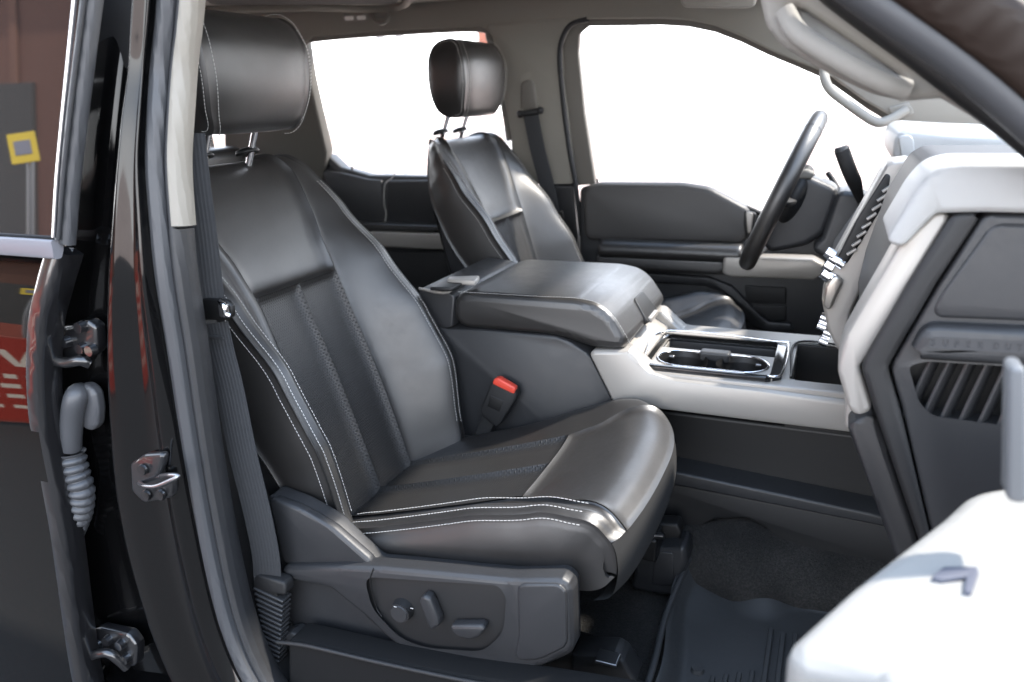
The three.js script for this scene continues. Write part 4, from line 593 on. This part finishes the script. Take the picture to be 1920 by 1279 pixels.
  // dark recess between the two bezels
  part('stack_recess', slab([[1.115,.8325,.3],[1.1347,.8328,.3],[1.0594,.5869,.3],[1.037,.4928,.3],[1.0158,.5091,.3],[1.0263,.602,.3],[1.0797,.7514,.3]], .06, { bevel: .004 }), M.plasticBlack, d);
  // centre stack with tall vent strip and chrome buttons
  const st = part('stack_bezel', slab([[1.0597,.8361,.1],[1.1055,.8427,.1],[1.0913,.778,.1],[1.0572,.6646,.1],[1.0267,.5582,.1],[1.031,.4939,.1],[1.0156,.4797,.1],[.9909,.5239,.1],[.9743,.585,.1],[.9836,.6466,.1],[1.0157,.7267,.1]], .10, { bevel: .007, r: .010 }), M.silver, d);
  part('stack_vent', slab([[1.0597,.8182,.104],[1.0671,.8128,.104],[1.0662,.7742,.104],[1.0313,.6932,.104],[1.0105,.6509,.104],[.9933,.6599,.104],[1.0187,.7312,.104]], .02, { bevel: .003, r: .006 }), M.plasticBlack, st);
  for (let i = 0; i < 8; i++) { const k = i / 7, p = [[1.0529,.7841,.112],[1.0068,.6701,.112]], x = lerp(p[0][0], p[1][0], k), y = lerp(p[0][1], p[1][1], k); part('vent_fin', sweep([[x + .004, y + .002, .108], [x + .018, y + .013, .108]], rectSec(.005, .012, .002), V(.3, 1, 0), { n: 2 }), M.silver, st); }
  for (const [i, p] of [[.9878,.6608,.1],[.9808,.6464,.1],[.9777,.6301,.1],[.989,.6268,.1],[.9992,.6555,.1],[.9814,.6704,.1]].entries()) { const g = new THREE.CylinderGeometry(.0095, .011, .016, 20); g.rotateZ(Math.PI / 2 - .5); g.translate(...p); part('stack_knob', g, M.chrome, st); }
  part('stack_button_block', slab([[.9795,.6134,.115],[.994,.6344,.115],[1.0095,.6234,.115],[.9982,.5884,.115],[.9912,.5654,.115],[.9774,.5746,.115]], .03, { bevel: .004, r: .004 }), mat(.42, .39, .35, .3, { metalness: .8 }), st);
  for (const p of [[.9832,.5376,.06],[.9789,.52,.06],[.9916,.5082,.06],[.9854,.4903,.06]]) { const g = new THREE.CylinderGeometry(.009, .010, .016, 16); g.rotateZ(Math.PI / 2 - .3); g.translate(...p); part('stack_knob', g, M.chrome, st); }
  part('stack_body', extrudeZ([[1.0835,.8227,.09],[1.2545,.8053,.09],[1.3173,.3692,.09],[1.0479,.3977,.09],[1.0218,.4729,.09],[.9947,.5214,.09],[.9779,.5828,.09],[.9872,.6448,.09]].map(p => [p[0], p[1]]), -.20, .09, { bevel: .01 }), M.plasticDark, d);
  part('instrument_hood', extrudeZ(xy([[1.0826,.8163,-.2],[1.0842,.874,-.2],[1.1149,.8801,-.2],[1.2,.8733,-.2],[1.5484,.8558,-.2],[1.5605,.7903,-.2],[1.1142,.7841,-.2]]), -.66, -.20, { bevel: .02, r: .02 }), M.litPale, d);
  part('hood_end', slab([[1.0891,.8636,-.196],[1.1103,.8677,-.196],[1.1193,.8572,-.196],[1.1252,.8233,-.196],[1.1001,.8188,-.196]], .01, { bevel: .003, r: .006 }), M.litPale, d);
  part('top_deck', slab([[1.10, .785, -.75], [1.10, .785, .58], [1.62, .755, .58], [1.62, .755, -.75]], .03, { n: [0, 1, 0], bevel: .01 }), M.litPale, d);
  part('dash_body', extrudeZ([[1.13, .70], [1.22, .75], [1.55, .72], [1.70, .60], [1.70, .2], [1.3, .25], [1.17, .45]], -.76, -.2, { bevel: .02 }), M.plasticDark, d);
}

// ------------------------------------------------------------------ steering wheel, column, stalks
{
  const w = thing('steering_wheel', 'black leather steering wheel seen from the side with stalks behind it', 'steering wheel');
  const top = V(...[[.9321,.9029,-.45]][0]), bot = V(...[[.7833,.5284,-.45]][0]), cen = top.clone().lerp(bot, .5), up = top.clone().sub(bot).normalize(), ax = V(up.y, -up.x, 0), side = V(0, 0, 1), R = top.distanceTo(bot) / 2;
  const circ = (r, a, d = 0) => cen.clone().addScaledVector(up, r * Math.cos(a)).addScaledVector(side, r * Math.sin(a)).addScaledVector(ax, d);
  const pts = [...Array(48)].map((_, i) => circ(R - .012, i / 48 * 2 * Math.PI));
  const rim = part('rim', new THREE.TubeGeometry(curve(pts, true), 120, .0215, 16, true), M.leather, w);
  for (const a of [.55, -.55]) part('rim_joint', new THREE.TubeGeometry(curve([circ(R - .012, a - .006), circ(R - .012, a + .006)]), 2, .0219, 16), M.plasticBlack, rim);
  const hub = new THREE.SphereGeometry(.085, 28, 18); hub.scale(1, .42, 1); hub.applyQuaternion(new THREE.Quaternion().setFromUnitVectors(V(0, 1, 0), ax)); hub.translate(cen.x + ax.x * .03, cen.y + ax.y * .03, cen.z); part('hub', hub, M.plasticDark, w);
  for (const a of [Math.PI / 2, -Math.PI / 2, Math.PI - .35, Math.PI + .35]) part('spoke', sweep([circ(.05, a, .03).toArray(), circ(.12, a, .02).toArray(), circ(R - .02, a, 0).toArray()], rectSec(.03, .014, .005), ax, { n: 10 }), Math.abs(a) < 2 ? M.plasticDark : M.silver, w);
  const col = part('column_shroud', extrudeZ([[.8717,.7623,-.39],[.8975,.7727,-.39],[.979,.7365,-.39],[.9902,.7167,-.39],[.9654,.6242,-.39],[.9267,.5937,-.39],[.8385,.5707,-.39],[.816,.6019,-.39],[.8464,.6719,-.39]].map(p => [p[0], p[1]]), -.51, -.39, { bevel: .016, r: .01 }), M.plastic, w);
  part('shroud_cap', slab([[.8883,.7705,-.385],[.9116,.7783,-.385],[.9338,.7686,-.385],[.923,.756,-.385],[.8943,.7555,-.385]], .08, { bevel: .006, r: .006 }), M.beigeDark, col);
  part('column_rear', extrudeZ([[.9864,.7327,-.38],[1.024,.7261,-.38],[1.0662,.7148,-.38],[1.0521,.6295,-.38],[1.0238,.5613,-.38],[.9834,.5591,-.38],[.9325,.5879,-.38],[.959,.6178,-.38]].map(p => [p[0], p[1]]), -.53, -.38, { bevel: .014, r: .01 }), M.plastic, w);
  const sk = part('gear_selector', sweep([[.9845,.831,-.3],[1.0042,.786,-.31],[1.0211,.7511,-.33],[1.0369,.7092,-.36]], fillet([[-.016, -.016], [.016, -.016], [.016, .016], [-.016, .016]], .012), V(0, 0, 1), { n: 20, scale: (t) => t < .55 ? 1 : lerp(1, .5, (t - .55) / .45) }), M.plasticDark, w);
  part('selector_tip', cyl(...[[.9828,.8367,-.3],[.986,.8263,-.3]], .0135, .016), M.plastic, sk);
  part('wiper_stalk', tube([[.9576,.7551,-.56],[.972,.7375,-.55],[.9868,.717,-.52]], .007), M.plasticDark, w);
}

// ------------------------------------------------------------------ seat belts
const beltSec = rectSec(.047, .0022, .0009);
{
  const b = thing('seat_belt', 'grey webbing seat belt of the near seat running into a ribbed sleeve', 'seat belt', 'front seat belts');
  const up = [[.1456,.9224,.77],[.1449,.8573,.772],[.1427,.7817,.77],[.1384,.7025,.768],[.1393,.6619,.768]];
  part('shoulder_webbing', sweep(up, rectSec(.046, .0022, .0009), V(1, 0, -.6), { n: 30 }), M.web, b);
  part('lap_webbing', sweep([[.1411,.6489,.768],[.1494,.6059,.772],[.1606,.5487,.775],[.1721,.446,.778],[.1848,.3469,.778],[.1886,.2697,.776],[.1835,.2158,.774]], beltSec, V(1, 0, -.25), { n: 60 }), M.web, b);
  const g = part('latch_tongue', slab([[.1302,.6874,.775],[.176,.6892,.775],[.1862,.6804,.775],[.1833,.6626,.775],[.1666,.6563,.775],[.1242,.6543,.775]], .010, { bevel: .003, r: .004 }), M.plasticBlack, b);
  part('tongue_plate', tube([[.1722,.6875,.782],[.1827,.6829,.786],[.1848,.672,.786],[.1902,.6687,.784]], .0045), M.chrome, g);
  part('tongue_stop', box(.012, .02, .012, ...[[.1788,.6755,.783]][0], .003), M.steel, g);
  part('webbing_stop', box(.03, .004, .004, ...[[.1491,.6304,.776]][0], .001), M.web, b);
  const s = part('ribbed_sleeve', slab([[.1637,.2263,.782],[.1732,.2325,.782],[.2252,.2288,.782],[.2241,.2048,.782],[.1554,.2001,.782]], .024, { bevel: .004, r: .006 }), M.plasticDark, b);
  for (let i = 0; i < 14; i++) { const k = i / 13, a = [[.1884,.198,.782],[.1801,.0711,.782]], x = lerp(a[0][0], a[1][0], k), y = lerp(a[0][1], a[1][1], k), w = lerp(.060, .026, k); const q = box(w, .0055, .024, 0, 0, 0, .0025); q.rotateZ(-.20); q.translate(x, y, .772); part('sleeve_rib', q, M.plastic, s); }
  part('sleeve_core', sweep([[.1815,.2059,.772],[.1749,.1217,.772],[.1697,.0452,.772]], rectSec(.040, .014, .004), V(1, 0, 0), { n: 8, scale: (t) => lerp(1.25, .6, t) }), M.plasticBlack, s);
  part('floor_anchor', slab([[.1806,.1019,.766],[.2102,.1205,.766],[.2381,.1135,.766],[.2299,.0986,.766],[.1895,.0873,.766]], .03, { bevel: .004, r: .004 }), M.plastic, b);
}
{
  const b = thing('seat_belt', 'grey webbing seat belt hanging on the far pillar behind the driver seat', 'seat belt', 'front seat belts');
  const gu = part('height_adjuster', slab([[.0648,.9986,-.6924],[.0867,1.0072,-.6898],[.1065,1.0005,-.6918],[.1103,.9213,-.7156],[.0918,.9137,-.7179],[.0539,.9206,-.7158]], .02, { bevel: .006, r: .008 }), M.frame, b);
  part('adjuster_track', slab([[.0616,1.0233,-.693],[.101,1.0341,-.6898],[.1093,.8811,-.7357],[.0525,.8817,-.7355]], .01, { bevel: .003, r: .006 }), M.headliner, gu);
  part('belt_guide', tube([[.0557,.9083,-.7015],[.0866,.9112,-.6946],[.1233,.9168,-.699]], .009), M.plasticDark, gu);
  for (const p of [[.0583,.9083,-.6995],[.1259,.9184,-.6965]]) { const g = new THREE.SphereGeometry(.011, 14, 10); g.translate(...p); part('guide_boss', g, M.plasticDark, gu); }
  part('webbing', sweep([[.0926,.9078,-.7017],[.1055,.8012,-.7236],[.1271,.6837,-.7489],[.1384,.5592,-.7862],[.1335,.4443,-.8307]], beltSec, V(1, 0, -.2), { n: 40 }), M.web, b);
  part('latch_tongue', slab([[.1076,.5815,-.7696],[.1723,.6052,-.7624],[.1729,.5766,-.771],[.1161,.5599,-.776]], .012, { bevel: .003, r: .004 }), M.plasticBlack, b);
}
{
  const b = thing('belt_buckle', 'black seat belt buckle with red release button between near seat and console', 'buckle');
  const body = part('buckle_body', slab([[.3434,.3875,.215],[.3966,.3747,.215],[.3985,.3558,.215],[.36,.2896,.215],[.3497,.2807,.215],[.3154,.3033,.215],[.3134,.3179,.215]], .026, { bevel: .004, r: .006 }), M.plasticDark, b);
  part('release_button', slab([[.3493,.3925,.217],[.3592,.3961,.217],[.3974,.3779,.217],[.3947,.3633,.217],[.344,.3811,.217]], .018, { bevel: .003, r: .003 }), M.red, body);
  part('label_plate', slab([[.3404,.3539,.2165],[.3697,.3454,.2165],[.3591,.3197,.2165],[.332,.3284,.2165]], .004, { bevel: .001, r: .002 }), M.plasticBlack, body);
  part('buckle_stalk', sweep([[.3308,.2939,.205],[.3171,.2668,.205],[.3054,.2367,.21]], rectSec(.030, .012, .003), V(1, -.4, 0), { n: 10 }), M.felt, b);
  part('buckle_cable', tube([[.3112,.2715,.2],[.2938,.2537,.2],[.2772,.238,.205]], .003), M.plasticBlack, b);
}

// ------------------------------------------------------------------ rubber floor mat
{
  const m = thing('floor_mat', 'dark rubber all weather floor mat with raised lip and grooves in near footwell', 'floor mat');
  const x0 = .772, x1 = 1.45, z0 = .235, z1 = .74;
  const H = (x, z) => { const e = Math.min(x - x0, z - z0, z1 - z); let h = .022 + .030 * (1 - sstep(e / .035)); const dN = Math.hypot((x - .93) / .07, (z - z0) / .10); h += .028 * (1 - sstep(dN)); h += .02 * (1 - sstep((x - x0) / .13)) * (1 - sstep((z - z0) / .16)); if (x > 1.15) h += (x - 1.15) * .75; return h; };
  const surf = part('mat_surface', pad((s, t) => { const x = lerp(x0, x1, s), z = lerp(z0, z1, t); return V(x + .012 * Math.sin(z * 14), H(x, z), z - .02 * Math.exp(-Math.pow((x - .93) / .06, 2)) * 0); }, 100, 80, { flip: true }), M.mat, m);
  part('mat_lip', tube([[1.4, H(1.4, z0) , z0], [1.2, H(1.2, z0), z0], [1.05, H(1.05, z0) + .001, z0], [.95, H(.95, z0) + .001, z0], [.88, H(.88, z0), z0], [.81, H(.81, z0), z0], [.780, H(x0, z0), z0 + .012], [.772, H(x0, .3), .30], [.765, H(x0, .42), .42], [.772, H(x0, .55), .55], [.775, H(x0, .72), .72]], .006, { n: 90 }), M.mat, surf);
  for (let i = 0; i < 9; i++) { const x = .945 + i * .021, a = i < 0 ? .5 : .36 + (i % 2) * .004; part('rib', sweep([[x, .0245, a], [x, .0245, .72]], rectSec(.009, .018, .003), V(1, 0, 0), { n: 4 }), M.mat, surf); }
  for (let i = 0; i < 4; i++) { const x = .865 + i * .020; part('rib', sweep([[x, .0245, .515 - i * .012], [x, .0245, .72]], rectSec(.008, .010, .003), V(1, 0, 0), { n: 4 }), M.mat, surf); }
  part('fixing_stud', cyl([.838, .020, .505], [.838, .030, .505], .012, .010, 20), M.mat, surf);
}

// ------------------------------------------------------------------ the open front door in the foreground, and the driver side grab handle
{
  const d = thing('front_door', 'open front passenger door with pale armrest, blurred in the bottom right corner', 'door');
  const top = [[.9747,.6,1.1692],[.982,.6,1.1435],[1.0206,.6,1.063],[1.0955,.6,.9255],[1.1221,.6,.8701],[1.1571,.6,.8442],[1.2553,.6,.8026],[1.2769,.6,.9748],[1.174,.6,1.2119],[1.0451,.6,1.2611],[1.0325,.6,1.1637]];
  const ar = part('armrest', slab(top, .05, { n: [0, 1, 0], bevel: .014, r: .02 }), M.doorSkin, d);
  part('release_lever', slab([[1.0749,.604,1.042],[1.0854,.604,1.0231],[1.109,.604,1.0145],[1.1094,.604,1.022],[1.1006,.604,1.0526],[1.0957,.604,1.053],[1.0997,.604,1.0315],[1.0828,.604,1.0421]], .006, { n: [0, 1, 0], bevel: .001 }), mat(.05, .055, .075, .6), ar);
  const wx = [1.0, .97]; // the door itself, outboard of the armrest
  const dir = V(-.44, 0, .898), hinge = V(1.46, 0, .86), nrm = V(-.898, 0, -.44), q = (l, y, o) => { const p = hinge.clone().addScaledVector(dir, l).addScaledVector(nrm, o); return [p.x, y, p.z]; };
  part('inner_panel', slab([q(.0, -.45, .0), q(.62, -.45, .0), q(.62, .585, .0), q(.0, .62, .0)], .05, { n: [-.898, 0, -.44], bevel: .012 }), M.plastic, d);
  part('pull_handle', slab([[1.1104,.7623,1],[1.1209,.7634,1],[1.1387,.6548,1],[1.124,.6548,1]], .03, { bevel: .004 }), mat(.10, .105, .11, .5), d);
}
{
  const g = thing('grab_handle', 'pale grab handle on the far front pillar above the steering wheel', 'grab handle');
  part('grip', tube([[.9242,1.0121,-.6884],[.9288,.9824,-.6593],[.9483,.9529,-.6581],[1.0035,.9118,-.6684],[1.0529,.8788,-.6804],[1.084,.8754,-.6914],[1.1326,.9033,-.719]], .0125, { n: 50 }), M.beige, g);
  part('mount', slab([[.9094,1.0335,-.6819],[.9413,1.0245,-.6846],[.9519,.9927,-.6942],[.9235,.9883,-.6955]], .016, { bevel: .004, r: .006 }), M.beige, g);
  part('mount', slab([[1.0869,.9067,-.72],[1.1352,.9219,-.7154],[1.1542,.8922,-.7244],[1.111,.8764,-.7291]], .016, { bevel: .004, r: .006 }), M.beige, g);
}
scene.traverse(o => { if (o.isMesh) { o.castShadow = true; o.receiveShadow = true; } });
renderer.render(scene, camera);
